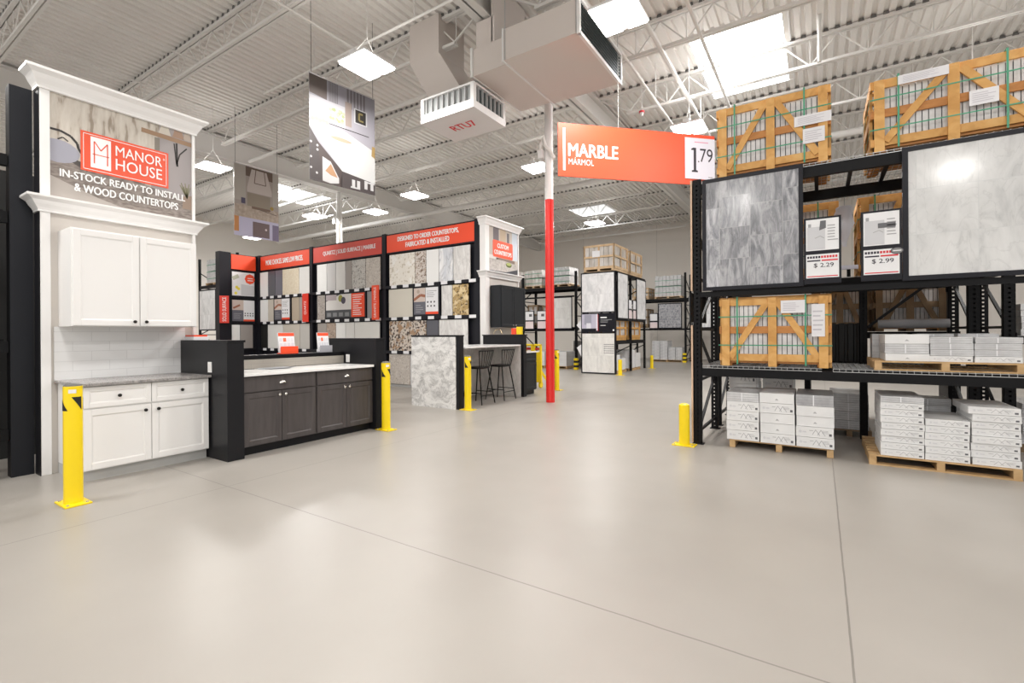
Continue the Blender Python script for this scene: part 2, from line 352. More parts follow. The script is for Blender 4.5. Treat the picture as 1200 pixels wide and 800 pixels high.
for i, (a, b, c, d) in enumerate(SKY):
    mb = MB(); cx0, cx1 = a - 0.06, b + 0.12
    z1 = ZD + (0.35 if i == 0 else 0.05 if i == 1 else 0.6)
    sl = bpy.data.lights.new('daylight', 'AREA'); sl.shape = 'RECTANGLE'; sl.size = b - a; sl.size_y = d - c; sl.energy = (150, 60, 300)[i]; sl.color = (0.95, 0.98, 1.0)
    so = bpy.data.objects.new('daylight', sl); COL.objects.link(so); so.location = ((a + b) / 2, (c + d) / 2, ZD + 0.04)
    mb.add([(cx0, c, z1), (cx1, c, z1), (cx1, d, z1), (cx0, d, z1)], [(0, 3, 2, 1)], skym if i != 1 else mat('ribbed_skylight_pane', (0.9, 0.92, 0.93), 0.5, emit=0.62))
    for q in ((cx0 - .03, cx0, c, d), (cx1, cx1 + .03, c, d), (cx0, cx1, c - .03, c), (cx0, cx1, d, d + .03)): mb.box(*q, ZD - 0.01, z1, white)
    mb.build('window_%d' % (i + 1), kind='structure')
# joists (top chord, bottom chord, web) spanning between girders; dark flute gaps above top chord
GX = [-24.3, -14.25, -4.55, 5.2]
TR = [0]
def trim(mb):
    TR[0] += 1; return mb.build('trim_%d' % TR[0], kind='structure')
def joist(xa, xb, y):
    mb = MB(); zt = 6.97; zb = 6.45
    mb.box(xa, xb, y - 0.065, y - 0.01, zt, zt + 0.06, steelw); mb.box(xa, xb, y + 0.01, y + 0.065, zt, zt + 0.06, steelw)
    a = xa + 0.75; b = xb - 0.75
    mb.box(a, b, y - 0.055, y - 0.01, zb, zb + 0.05, steelw); mb.box(a, b, y + 0.01, y + 0.055, zb, zb + 0.05, steelw)
    n = 9; st = (b - a) / n
    for i in range(n):
        u = a + i * st; mb.bar((u, y, zb + 0.03), (u + st / 2, y, zt), 0.018, 0.022, steelw); mb.bar((u + st / 2, y, zt), (u + st, y, zb + 0.03), 0.018, 0.022, steelw)
        mb.bar((u + st, y, zb + 0.03), (u + st, y, zt), 0.014, 0.014, steelw)
    mb.bar((xa + 0.05, y, zt), (a + 0.1, y, zb + 0.03), 0.03, 0.03, steelw); mb.bar((xb - 0.05, y, zt), (b - 0.1, y, zb + 0.03), 0.03, 0.03, steelw)
    # gaps between the deck flutes over the chord
    x = XL
    while x < xb:
        if x + 0.105 > xa: mb.add([(x + 0.085, y - 0.067, zt + 0.045), (x + 0.18, y - 0.067, zt + 0.045), (x + 0.165, y - 0.067, zt + 0.105), (x + 0.10, y - 0.067, zt + 0.105)], [(0, 1, 2, 3)], deckend)
        x += 0.18
    trim(mb)
YJ = [0.1 + 2.15 * k for k in range(12)]
for y in YJ:
    for xa, xb in ((XL, GX[1]), (GX[1], GX[2]), (GX[2], GX[3])):
        if xa > GX[1] - 1 or y > 4: joist(xa + 0.06, xb - 0.06, y)
# girders along the other way (wide flange)
for gx, dp in ((GX[1], 0.6), (GX[2], 0.52), (GX[3], 0.52)):
    zt = 6.97; mb = MB()
    mb.box(gx - 0.14, gx + 0.14, 0, YB, zt - dp, zt - dp + 0.025, girdm); mb.box(gx - 0.14, gx + 0.14, 0, YB, zt - 0.025, zt, girdm)
    mb.box(gx - 0.012, gx + 0.012, 0, YB, zt - dp, zt, girdm); trim(mb)
# long round pipe running across at Y 14.45, and bracing pipes running away from the camera
def pipe(p, q, r, label, m=steelw, name='roof_pipe', extra=None):
    mb = MB().tube([p, q], r, m, 10)
    if extra: extra(mb)
    return mb.build(name, label=label, cat='pipe', smooth=True)
def hang(xs, y, z):
    def f(mb):
        for x in xs: mb.tube([(x, y, z), (x, y, 6.99)], 0.012, steelw, 6)
    return f
pipe((-24, 14.45, 6.28), (1.5, 14.45, 6.28), 0.085, 'thick white pipe running across under the far roof bays behind the display walls', extra=hang((-20, -15.5, -11, -7, -3), 14.45, 6.28))
def hangy(x, ys, z):
    def f(mb):
        for y in ys: mb.tube([(x, y, z), (x, y, 6.99)], 0.01, steelw, 6)
    return f
pipe((-2.35, 1, 6.4), (-2.35, 20, 6.4), 0.04, 'white pipe just right of the twin panel lamp beside the big duct', extra=hangy(-2.35, (3, 7, 12, 17), 6.4))
pipe((-1.62, 3, 6.25), (-1.62, 20, 6.25), 0.03, 'bright white sprinkler pipe passing in front of the nearest skylight', extra=hangy(-1.62, (5, 9.5, 13), 6.25))
pipe((-2.85, 4, 6.2), (-2.85, 20, 6.2), 0.025, 'thin white pipe passing over the front edge of the big duct', extra=hangy(-2.85, (5, 10, 14), 6.2))
pipe((-9.7, 5.55, 6.38), (-2.95, 5.55, 6.38), 0.022, 'thin white pipe crossing just in front of the big duct', extra=hang((-8, -5.4, -3.3), 5.55, 6.38))
pipe((-13.6, 7.35, 6.30), (-5.9, 7.35, 6.30), 0.045, 'white pipe running left from the ceiling diffuser', extra=hang((-12, -9, -6.5), 7.35, 6.30))
pipe((-6.9, 2, 6.42), (-6.9, 14, 6.42), 0.02, 'thin white pipe running away above the tall hanging banner', extra=hangy(-6.9, (4, 9), 6.42))
pipe((-9.9, 1, 6.55), (-9.9, 14, 6.55), 0.018, 'thin white bracing rod under the roof deck at the left')
pipe((-11.7, 1, 6.55), (-11.7, 14, 6.55), 0.018, 'thin white bracing rod under the roof deck nearest the left girder')
pipe((0.03, 10.2, 6.2), (0.03, 10.2, 7.04), 0.035, 'short white vertical drop pipe right of the nearest skylight')

# ------------------------------------------------------------------ lamps
def lamp(x, y, z, label, first=[None]):
    if first[0] is None:
        t = thing('high_bay_lamp', label, 'ceiling lamp', (x, y, z), 'high bay lamps under the roof')
        mb = MB().box(x - 0.31, x + 0.31, y - 0.32, y + 0.32, z + 0.03, z + 0.06, white).box(x - 0.06, x + 0.06, y - 0.3, y + 0.3, z + 0.06, z + 0.13, white)
        mb.build('housing', t)
        for s in (-1, 1): MB().box(x + s * 0.165 - 0.125, x + s * 0.165 + 0.125, y - 0.29, y + 0.29, z, z + 0.03, lampm).build('lens', t, 'glowing white lens panel')
        mb = MB()
        for s in (-1, 1): mb.tube([(x, y + s * 0.25, z + 0.1), (x, y, z + 0.45)], 0.004, steelw, 5)
        mb.tube([(x, y, z + 0.45), (x, y, ZD)], 0.006, steelw, 6); mb.build('cable', t)
        ld = bpy.data.lights.new('lamp_light', 'AREA'); ld.shape = 'SQUARE'; ld.size = 0.6; ld.energy = LAMP_W; ld.color = (1, 0.97, 0.93); ld.spread = PI
        lo = bpy.data.objects.new('lamp_light', ld); COL.objects.link(lo); lo.parent = t; lo.location = (0, 0, -0.02)
        ud = bpy.data.lights.new('deck_fill_light', 'AREA'); ud.shape = 'SQUARE'; ud.size = 0.5; ud.energy = LAMP_W * DECK_FILL; ud.color = (1, 0.97, 0.93); ud.spread = PI  # extra upward light added to brighten the deck, beyond the lamp's own output
        uo = bpy.data.objects.new('deck_fill_light', ud); COL.objects.link(uo); uo.parent = t; uo.location = (0, 0, 0.16); uo.rotation_euler = (PI, 0, 0)
        first[0] = t; return t
    f = first[0]; return dup(f, Vector((x, y, z)) - f.location, label)
for x, y, l in [(-5.87, 5.0, 'square twin panel ceiling lamp right of the tall hanging banner'),
                (-2.2, 6.05, 'large twin panel ceiling lamp right of the big duct'),
                (-12.6, 5.91, 'bright ceiling lamp just right of the white cabinet tower sign'),
                (-20.27, 11.1, 'far ceiling lamp low behind the bottom edge of the small hanging banner'),
                (-14.85, 10.30, 'far ceiling lamp left of the distant white column'),
                (-12.66, 11.1, 'ceiling lamp just right of the distant white column above the display wall'),
                (-10.2, 10.45, 'small ceiling lamp above the right end of the orange display headers'),
                (-5.95, 10.45, 'ceiling lamp half behind the white top of the red column'),
                (-7.13, 16.87, 'farthest small ceiling lamp between the red column and the marble sign'),
                (-2.22, 10.18, 'ceiling lamp peeking over the top edge of the marble sign'),
                (-19.5, 5.6, 'ceiling lamp hidden behind the white cabinet tower'),
                (-17.5, 16.9, 'ceiling lamp far back over the rear left racks'), (-1.9, 16.9, 'ceiling lamp behind the right crates'),
                (-12.8, 16.9, 'ceiling lamp over the rear aisle'), (2.2, 6.05, 'ceiling lamp above the right rack'), (2.2, 11.0, 'ceiling lamp above the rear right rack'),
                (-5.9, 0.0, 'ceiling lamp behind the photographer at the left'), (-2.0, 0.6, 'ceiling lamp above the photographer'), (2.2, 0.6, 'ceiling lamp above and right of the photographer'),
                (-10.0, 0.6, 'ceiling lamp out of frame at the far left'), (-2, -4.5, 'ceiling lamp behind the photographer'), (-7, -4.5, 'ceiling lamp behind and left of the photographer'), (3, -4.5, 'ceiling lamp behind and right of the photographer')]:
    lamp(x, y, 5.5, l)

# ------------------------------------------------------------------ shared builders
def shaker(mb, f, u0, v0, u1, v1, m, rail=0.06, t=0.02, rec=0.009, n0=0.0, sc=1.0):
    """recessed-panel door front on Face f (n measured outward)"""
    def bx(a, b, c, d, na, nb):
        ps = [f.P(u, v, n) for n in (na, nb) for (u, v) in ((a, b), (c, b), (c, d), (a, d))]
        mb.add(ps, [(3, 2, 1, 0), (4, 5, 6, 7), (0, 1, 5, 4), (1, 2, 6, 5), (2, 3, 7, 6), (3, 0, 4, 7)], m)
    bx(u0, v0, u0 + rail, v1, n0, n0 + t); bx(u1 - rail, v0, u1, v1, n0, n0 + t)
    bx(u0 + rail, v0, u1 - rail, v0 + rail, n0, n0 + t); bx(u0 + rail, v1 - rail, u1 - rail, v1, n0, n0 + t)
    b = 0.012
    bx(u0 + rail, v0 + rail, u1 - rail, v1 - rail, n0, n0 + t - rec)
    # sloping inner bead
    U0, V0, U1, V1 = u0 + rail, v0 + rail, u1 - rail, v1 - rail; hi = n0 + t - 0.002; lo = n0 + t - rec + 0.0005
    q = [f.P(U0, V0, hi), f.P(U1, V0, hi), f.P(U1, V1, hi), f.P(U0, V1, hi), f.P(U0 + b, V0 + b, lo), f.P(U1 - b, V0 + b, lo), f.P(U1 - b, V1 - b, lo), f.P(U0 + b, V1 - b, lo)]
    mb.add(q, [(0, 1, 5, 4), (1, 2, 6, 5), (2, 3, 7, 6), (3, 0, 4, 7)], m)
def plain_front(mb, f, u0, v0, u1, v1, m, t=0.02):
    ps = [f.P(u, v, n) for n in (0, t) for (u, v) in ((u0, v0), (u1, v0), (u1, v1), (u0, v1))]
    mb.add(ps, [(3, 2, 1, 0), (4, 5, 6, 7), (0, 1, 5, 4), (1, 2, 6, 5), (2, 3, 7, 6), (3, 0, 4, 7)], m)
def knob(parent, f, u, v, m, r=0.016, n=0.02):
    mb = MB(); a = f.P(u, v, n); mb.tube([a, f.P(u, v, n + 0.012), f.P(u, v, n + 0.014), f.P(u, v, n + 0.024), f.P(u, v, n + 0.028)], [0.006, 0.006, r, r, r * 0.6], m, 12)
    return mb.build('knob', parent, smooth=True)
def cup_pull(parent, f, u, v, m):
    mb = MB(); vs = []; fs = []; K = 10; J = 5
    for j in range(J + 1):
        t = j / J * PI / 2
        for k in range(K + 1):
            a = PI * k / K
            vs.append(f.P(u + 0.045 * math.cos(a) * (0.35 + 0.65 * math.cos(t)) if False else u + 0.045 * math.cos(a) * math.cos(t * 0.9), v - 0.012 + 0.034 * math.sin(a) * math.cos(t * 0.9), 0.02 + 0.026 * math.sin(t)))
    for j in range(J):
        for k in range(K): fs.append((j * (K + 1) + k, j * (K + 1) + k + 1, (j + 1) * (K + 1) + k + 1, (j + 1) * (K + 1) + k))
    mb.add(vs, fs, m); f.mb = mb
    return mb.build('cup_handle', parent, smooth=True)
def cornice(mb, x0, y0, y1, z0, z1, out, m, back, ends=True):
    """crown moulding on the +X face at x0 and returning round both ends (back = x of the rear)"""
    h = z1 - z0
    prof = [(0, 0), (0.018, 0.0), (0.018, 0.12 * h), (out * 0.25, 0.25 * h), (out * 0.45, 0.45 * h), (out * 0.62, 0.68 * h), (out * 0.95, 0.84 * h), (out, 0.86 * h), (out, h)]
    rings = []
    for d, z in prof:
        rings.append([(back, y0 - d, z0 + z), (x0 + d, y0 - d, z0 + z), (x0 + d, y1 + d, z0 + z), (back, y1 + d, z0 + z)])
    vs = [v for r in rings for v in r]; fs = []
    for i in range(len(prof) - 1):
        for k in range(3): fs.append((i * 4 + k, i * 4 + k + 1, (i + 1) * 4 + k + 1, (i + 1) * 4 + k))
    n = (len(prof) - 1) * 4; fs.append((n, n + 1, n + 2, n + 3)); fs.append((3, 2, 1, 0)); fs.append((3, 0) + tuple())[:0] if False else None
    fs = [f for f in fs if f]
    mb.add(vs, fs, m)
XF = ((0, 1, 0), (0, 0, 1))      # right / up of a surface that faces +X
YF = ((1, 0, 0), (0, 0, 1))      # right / up of a surface that faces -Y

# ------------------------------------------------------------------ white cabinet tower
TX = -6.38
def manor_tower():
    t = thing('cabinet_display_tower', 'tall white trimmed display tower with kitchen photo sign above white wall cabinet', 'display tower', (TX - 0.06, 2.09, 0))
    y0, y1 = 1.40, 2.77
    MB().box(TX - 0.12, TX, y0, y1, 0, 3.82, beige).build('back_board', t, 'beige board')
    mb = MB().box(TX - 0.12, TX + 0.035, y0, y0 + 0.075, 0, 3.8, white).box(TX - 0.12, TX + 0.035, y1 - 0.03, y1, 0, 3.8, white)
    mb.build('pilaster', t, bevel=0.003)
    MB().box(TX - 0.12, TX + 0.033, y0 - 0.008, y0 - 0.001, 0, 2.565, black).box(TX - 0.12, TX + 0.033, y0 - 0.008, y0 - 0.001, 2.725, 3.765, black).build('side_strip', t, 'black side edge')
    mb = MB(); cornice(mb, TX + 0.03, y0, y1, 3.77, 3.95, 0.11, white, TX - 0.12); mb.build('top_cornice', t)
    mb = MB(); cornice(mb, TX + 0.03, y0, y1, 2.57, 2.72, 0.11, white, TX - 0.12); mb.build('lower_cornice', t)
    # the kitchen photograph with its logo plate
    mb = MB(); f = Face(mb, (TX + 0.012, 1.475, 2.72), *XF); w, h = 1.265, 1.05; f.clip = (w, h)
    mb.box(TX, TX + 0.012, 1.475, 1.475 + w, 2.72, 2.72 + h, mat('photo_edge', (0.12, 0.11, 0.1)))
    f.rect(0, 0, w, h, noisy('photo_weathered_wall', [(0.34, (0.30, 0.25, 0.20)), (0.45, (0.52, 0.47, 0.41)), (0.7, (0.62, 0.58, 0.52))], 9, 5, 0.4, (1, 2.5, 0.5)), 0.001)
    f.poly([(w, 0), (w, h), (w * 0.74, h), (w * 0.68, h * 0.55), (w * 0.66, 0)], mat('photo_grey_wall', (0.34, 0.31, 0.31), 0.4), 0.0015)
    f.poly([(0, 0), (w, 0), (w, h * 0.22), (w * 0.62, h * 0.32), (w * 0.3, h * 0.40), (0, h * 0.42)], noisy('photo_granite_top', [(0.35, (0.16, 0.13, 0.115)), (0.6, (0.30, 0.26, 0.235))], 14, 5, 0.4, (1, 1, 3)), 0.002)
    f.poly([(0, 0), (w * 0.55, 0), (w * 0.3, h * 0.08), (0, h * 0.22)], mat('photo_counter_edge', (0.42, 0.38, 0.35), 0.4), 0.0022)
    f.disc(0.06, h * 0.46, 0.17, mat('photo_kettle', (0.36, 0.36, 0.42), 0.3), 0.0025, 20, 0.115)
    f.line([(0.0, 0.69), (0.08, 0.69), (0.16, 0.66), (0.21, 0.60), (0.22, 0.55), (0.25, 0.50)], 0.022, mat('photo_dark', (0.035, 0.03, 0.03)), 0.003)
    f.line([(0.06, 0.60), (0.10, 0.63), (0.14, 0.60)], 0.012, mat('photo_dark', (0.035, 0.03, 0.03)), 0.003)
    f.line([(0.0, 0.42), (0.16, 0.43), (0.3, 0.36)], 0.05, mat('photo_dark2', (0.07, 0.06, 0.055)), 0.0023)
    f.line([(w * 0.60, h * 0.90), (w, h * 0.885)], 0.05, mat('photo_shelf', (0.33, 0.21, 0.13)), 0.003)
    for uu, ww, c in ((0.73, 0.1, (0.60, 0.55, 0.48)), (0.84, 0.1, (0.38, 0.25, 0.18)), (0.93, 0.07, (0.5, 0.42, 0.36))):
        f.poly([(w * uu, h * 0.92), (w * (uu + ww), h * 0.92), (w * (uu + ww * 0.8), h), (w * (uu + ww * 0.2), h)], mat('photo_bowl_%d' % (uu * 100), c), 0.0027)
    f.line([(w * 0.72, h * 0.86), (w * 0.72, h * 0.55)], 0.05, mat('photo_post', (0.22, 0.20, 0.17)), 0.0028)
    f.line([(w * 0.855, h * 0.85), (w * 0.875, h * 0.62), (w * 0.90, h * 0.74), (w * 0.96, h * 0.83)], 0.014, mat('photo_dark', (0, 0, 0)), 0.003)
    f.line([(w * 0.875, h * 0.86), (w * 0.88, h * 0.60)], 0.02, mat('photo_dark', (0, 0, 0)), 0.003)
    for k in range(9): f.line([(w * 0.96, h * 0.26), (w * (0.90 + 0.011 * k), h * (0.40 + 0.03 * math.sin(k * 2)))], 0.008, mat('photo_plant', (0.20, 0.19, 0.10)), 0.003)
    f.poly([(w * 0.92, h * 0.14), (w, h * 0.14), (w, h * 0.3), (w * 0.93, h * 0.28)], mat('photo_pot', (0.30, 0.22, 0.17)), 0.0028)
    mb.build('photo_sign', t, 'kitchen photo panel')
    mb = MB(); f = Face(mb, (TX + 0.018, 1.475, 2.72), *XF)
    a0, b0, a1, b1 = 0.235, 0.345, 1.02, 0.755
    f.rect(a0, b0, a1, b1, orange2, 0.0)
    for q in ((a0 + .02, b0 + .02, a1 - .02, b0 + .026), (a0 + .02, b1 - .026, a1 - .02, b1 - .02), (a0 + .02, b0 + .02, a0 + .025, b1 - .02), (a1 - .025, b0 + .02, a1 - .02, b1 - .02)): f.rect(*q, textw, 0.001)
    f.rect(0.315, 0.395, 0.485, 0.715, textw, 0.001)
    f.line([(0.345, 0.44), (0.345, 0.67), (0.40, 0.585), (0.455, 0.67), (0.455, 0.44)], 0.010, orange2, 0.002)
    f.line([(0.33, 0.535), (0.47, 0.535)], 0.008, orange2, 0.002)
    f.text('MANOR', 0.525, 0.575, 0.955, 0.685, textw, 0.004); f.text('HOUSE', 0.525, 0.425, 0.955, 0.545, textw, 0.004); f.text('®', 0.965, 0.655, 0.985, 0.68, textw)
    f.text('IN-STOCK READY TO INSTALL', 0.075, 0.235, 1.19, 0.31, textw, 0.025); f.text('& WOOD COUNTERTOPS', 0.185, 0.115, 1.115, 0.195, textw, 0.025)
    mb.build('logo_plate', t, 'red logo plate with white lettering')
    mb = MB().box(TX, TX + 0.012, 1.5, 2.66, 0.9, 1.45, brickmat('white_subway_tile', (0.78, 0.78, 0.78), (0.66, 0.66, 0.66), 0.30, 0.10, 'YZ'))
    mb.build('backsplash', t, 'white glossy subway tile backsplash')
manor_tower()
def cabinet(name, label, cat, x0, x1, y0, y1, z0, z1, m, fronts, km, kick=None, group=None, bev=0.002, gap=0.003):
    """front on the +X side. fronts: (kind, y0, y1, z0, z1, [knobs])"""
    t = thing(name, label, cat, ((x0 + x1) / 2, (y0 + y1) / 2, z0), group)
    b0 = z0 + (kick[0] if kick else 0)
    MB().box(x0, x1 - 0.02, y0, y1, b0, z1, m).build('body', t)
    if kick: MB().box(x0, x1 - 0.075, y0, y1, z0, b0, kick[1]).build('toe_kick', t)
    for kd, a, b, c, d, kn in fronts:
        mb = MB(); f = Face(mb, (x1 - 0.02, 0, 0), *XF)
        if kd == 'plain': plain_front(mb, f, a + gap, c + gap, b - gap, d - gap, m)
        else: shaker(mb, f, a + gap, c + gap, b - gap, d - gap, m, 0.055 if d - c > 0.3 else 0.04)
        o = mb.build('drawer' if kd in ('drawer', 'plain') else 'door', t, bevel=bev)
        for k in kn:
            f2 = Face(None, (x1 - 0.02, 0, 0), *XF)
            if k[0] == 'cup': cup_pull(o, f2, k[1], k[2], km)
            else: knob(o, f2, k[0], k[1], km)
    return t
cabinet('wall_cabinet', 'white two door shaker wall cabinet hung on the display tower', 'cabinet', TX + 0.002, -5.98, 1.535, 2.625, 1.45, 2.40, wcab,
        [('door', 1.545, 2.075, 1.455, 2.39, [(2.03, 1.50)]), ('door', 2.08, 2.62, 1.455, 2.39, [(2.13, 1.50)])], bronze)
cabinet('base_cabinet', 'white shaker base cabinet with two drawers above two doors', 'cabinet', TX + 0.014, -5.66, 1.525, 2.60, 0, 0.89, wcab,
        [('drawer', 1.53, 2.06, 0.685, 0.885, [(1.795, 0.785)]), ('drawer', 2.06, 2.595, 0.685, 0.885, [(2.33, 0.785)]),
         ('door', 1.53, 2.06, 0.112, 0.675, [(2.005, 0.615)]), ('door', 2.06, 2.595, 0.112, 0.675, [(2.115, 0.615)])], bronze, (0.105, greyk))
setp(MB().box(TX + 0.014, -5.625, 1.50, 2.608, 0.891, 0.918, greygran).build('countertop', bevel=0.003), 'grey speckled stone countertop on the white base cabinet', 'countertop')

# ------------------------------------------------------------------ black half wall and dark vanity run
def half_wall():
    t = thing('half_wall', 'glossy black half wall wrapping around the dark wood cabinets', 'half wall', (-5.8, 3.7, 0))
    for (a, b) in ((2.612, 2.79), (4.635, 4.80)):
        mb = MB().box(-6.42 if a < 3 else -6.42, -5.30, a, b, 0, 1.275, black).box(-6.43, -5.29, a - 0.012 if a > 3 else a, b + 0.012, 1.275, 1.30, black)
        mb.build('pier', t, bevel=0.002)
    MB().box(-6.15, -6.02, 2.79, 4.635, 0, 1.08, black).box(-6.16, -5.99, 2.805, 4.62, 1.08, 1.10, black).build('back_ledge', t)
    MB().box(-6.02, -6.005, 2.79, 4.635, 0.93, 1.045, brickmat('taupe_tile', (0.36, 0.33, 0.29), (0.30, 0.28, 0.26), 0.3, 0.11, 'YZ')).build('tile_strip', t, 'taupe tile backsplash strip')
    for y, x in ((2.612, -5.665), (4.635, -5.905)):
        mb = MB().box(x - 0.038, x + 0.038, y - 0.007, y, 0.945, 1.06, white).box(x - 0.018, x + 0.018, y - 0.010, y - 0.007, 0.965, 1.04, mat('outlet_insert', (0.72, 0.71, 0.70)))
        mb.build('outlet', t, 'white electrical outlet')
half_wall()
vl = cabinet('vanity_cabinet', 'dark stained wood cabinet nearest the white cabinets, one wide drawer over two doors', 'cabinet', -6.0, -5.36, 2.80, 3.715, 0, 0.89, dkwood,
             [('plain', 2.815, 3.71, 0.71, 0.885, [('cup', 3.27, 0.80)]), ('door', 2.815, 3.262, 0.105, 0.70, [(3.225, 0.655)]), ('door', 3.262, 3.71, 0.105, 0.70, [(3.30, 0.655)])],
             knobm, (0.10, black), 'dark wood cabinets under the white quartz top')
dup(vl, (0, 0.916, 0), 'dark stained wood cabinet beside the second yellow bollard, one wide drawer over two doors')
setp(MB().box(-6.0, -5.325, 2.80, 4.625, 0.893, 0.925, quartz).build('countertop', bevel=0.003), 'bright white quartz countertop on the dark wood cabinets', 'countertop')
# literature
def holder(y, w, label, cover):
    t = thing('brochure_holder', label, 'brochure holder', (-6.07, y, 1.10))
    MB().box(-6.11, -6.03, y - w / 2, y + w / 2, 1.10, 1.115, cover).box(-6.03, -6.022, y - w / 2, y + w / 2, 1.10, 1.20, cover).build('tray', t)
    mb = MB().prism([(-6.10, y - w / 2 + .01, 1.115), (-6.07, y - w / 2 + .01, 1.115), (-6.11, y - w / 2 + .01, 1.385), (-6.13, y - w / 2 + .01, 1.385)], (0, 0, 0), (0, w - .02, 0), paper)
    f = Face(mb, (-6.069, y - w / 2 + .01, 1.115), (0, 1, 0), Vector((-0.04, 0, 0.27)).normalized())
    f.rect(0.0, 0.225, w - .02, 0.27, orange, 0.001)
    rnd = random.Random(3)
    for r in range(3):
        for c in range(4):
            f.rect(0.01 + c * (w - .03) / 4, 0.02 + r * 0.065, 0.01 + (c + 0.8) * (w - .03) / 4, 0.07 + r * 0.065, mat('leaflet_ink_%d' % rnd.randint(0, 4), [(0.5, 0.5, 0.52), (0.75, 0.14, 0.06), (0.16, 0.13, 0.17), (0.5, 0.36, 0.3), (0.66, 0.66, 0.7)][rnd.randint(0, 4)]), 0.001)
    mb.build('leaflets', t, 'colourful printed leaflets'); return t
holder(3.78, 0.25, 'orange tray of printed leaflets standing on the black ledge', orange)
holder(4.35, 0.20, 'smaller clear tray of magazines on the black ledge beside the second half wall pier', mat('clear_grey_plastic', (0.35, 0.35, 0.38), 0.2))
mb = MB()
for k in range(3): mb.box(-5.98 + k * 0.01, -5.78 + 0.02 * k, 3.28 + 0.03 * k, 3.62 + 0.02 * k, 0.926 + k * 0.004, 0.930 + k * 0.004, mat('glossy_sheet_%d' % k, [(0.45, 0.46, 0.47), (0.55, 0.57, 0.6), (0.30, 0.31, 0.33)][k]))
setp(mb.build('paper_stack'), 'loose glossy sheets lying on the white quartz countertop', 'papers')
mb = MB().box(-6.30, -6.06, 2.62, 2.78, 1.301, 1.34, paper).box(-6.29, -6.07, 2.63, 2.77, 1.34, 1.36, orange)
setp(mb.build('leaflet_pile', ), 'orange and white leaflet pile lying on the near black half wall', 'leaflets')

# ------------------------------------------------------------------ bollards
def bollard(x, y, z, r, label, band=True, first={}):
    k = (z, band)
    if k not in first:
        t = thing('bollard', label, 'bollard', (x, y, 0), 'yellow safety bollards')
        MB().box(x - 0.13, x + 0.13, y - 0.085, y + 0.085, 0, 0.012, yellow).build('base_plate', t, bevel=0.002)
        MB().tube([(x, y, 0.012), (x, y, z - 0.02)], r, yellow, 24).build('post', t, smooth=True)
        MB().tube([(x, y, z - 0.02), (x, y, z - 0.01), (x, y, z)], [r * 0.97, r * 0.9, r * 0.55], mat('grey_cap', (0.12, 0.12, 0.11)) if band else yellow, 24).build('cap', t, smooth=True)
        mb = MB()
        for sx in (-1, 1):
            for sy in (-1, 1): mb.tube([(x + sx * 0.1, y + sy * 0.06, 0.012), (x + sx * 0.1, y + sy * 0.06, 0.02)], 0.01, galv, 6)
        mb.build('bolt', t)
        if band:
            mb = MB(); R = r + 0.0015
            for a0, flip in ((-106, 0), (-22, 1), (74, 0), (158, 1)):
                vs = []; fs = []; K = 8
                for i in range(K + 1):
                    a = math.radians(a0 + 62 * i / K); tt = i / K; lo, hi = (z - 0.215, z - 0.215 + 0.11 * (1 - tt)) if not flip else (z - 0.105 - 0.11 * tt, z - 0.105)
                    vs += [(x + R * math.cos(a), y + R * math.sin(a), lo), (x + R * math.cos(a), y + R * math.sin(a), hi)]
                for i in range(K): fs.append((2 * i, 2 * i + 2, 2 * i + 3, 2 * i + 1))
                mb.add(vs, fs, blackd)
            mb.build('hazard_chevron', t, 'black chevrons')
            mb = MB(); vs = []; K = 6
            for i in range(K + 1):
                a = math.radians(-40 + 45 * i / K); vs += [(x + R * math.cos(a), y + R * math.sin(a), z - 0.075), (x + R * math.cos(a), y + R * math.sin(a), z - 0.045)]
            mb.add(vs, [(2 * i, 2 * i + 2, 2 * i + 3, 2 * i + 1) for i in range(K)], paper); mb.build('sticker', t, 'small white sticker')
        first[k] = t; return t
    f = first[k]; return dup(f, Vector((x, y, 0)) - f.location, label)
bollard(-5.09, 1.31, 0.97, 0.061, 'yellow bollard in front of the white base cabinet, biggest in view')
bollard(-5.17, 4.70, 0.97, 0.061, 'yellow bollard at the far end of the dark wood cabinets')
bollard(-5.27, 6.70, 0.97, 0.061, 'yellow bollard beside the marble clad end of the stool counter')
bollard(-5.27, 10.12, 0.97, 0.061, 'yellow bollard just behind the base of the red column')
bollard(-1.37, 5.93, 0.50, 0.062, 'short plain yellow bollard at the foot of the right rack', False)
bollard(-5.38, 14.72, 0.50, 0.062, 'short yellow bollard at the near corner of the middle tile rack', False)
bollard(-5.38, 18.15, 0.50, 0.062, 'short yellow bollard at the far corner of the middle tile rack', False)

# ------------------------------------------------------------------ column
def column(x, y, r, zt, label, redz, name='structural_column'):
    t = thing(name, label, 'column', (x, y, 0))
    if redz:
        MB().tube([(x, y, 0), (x, y, redz)], r, redp, 28).build('painted_sleeve', t, 'red painted lower part', smooth=True)
        MB().tube([(x, y, redz), (x, y, zt)], r * 0.97, white, 28).build('shaft', t, smooth=True)
    else:
        MB().tube([(x, y, 0), (x, y, zt)], r, steelw, 20).build('shaft', t, smooth=True)
        MB().tube([(x + r + 0.05, y - 0.03, 2.0), (x + r + 0.05, y - 0.03, zt)], 0.03, steelw, 8).build('conduit', t)
    z = 4.95 if redz else 5.45
    mb = MB().tube([(x - r - 0.05, y - 0.1, z), (x - r - 0.02, y - 0.14, z + 0.1), (x - r * 0.4, y - 0.16, z + 0.22), (x, y - 0.15, z + 0.05), (x + r, y - 0.12, z - 0.05), (x + r + 0.08, y - 0.1, z - 0.22)], 0.035, steelw, 8)
    mb.box(x - r - 0.09, x - r + 0.02, y - 0.14, y - 0.04, z - 0.16, z, white); mb.build('junction_fitting', t)
    return t
column(-4.46, 8.29, 0.086, 6.44, 'round column painted red below and white above in the middle of the aisle', 3.98)
column(-14.25, 10.85, 0.10, 6.36, 'distant plain white column rising behind the tile display wall', 0)

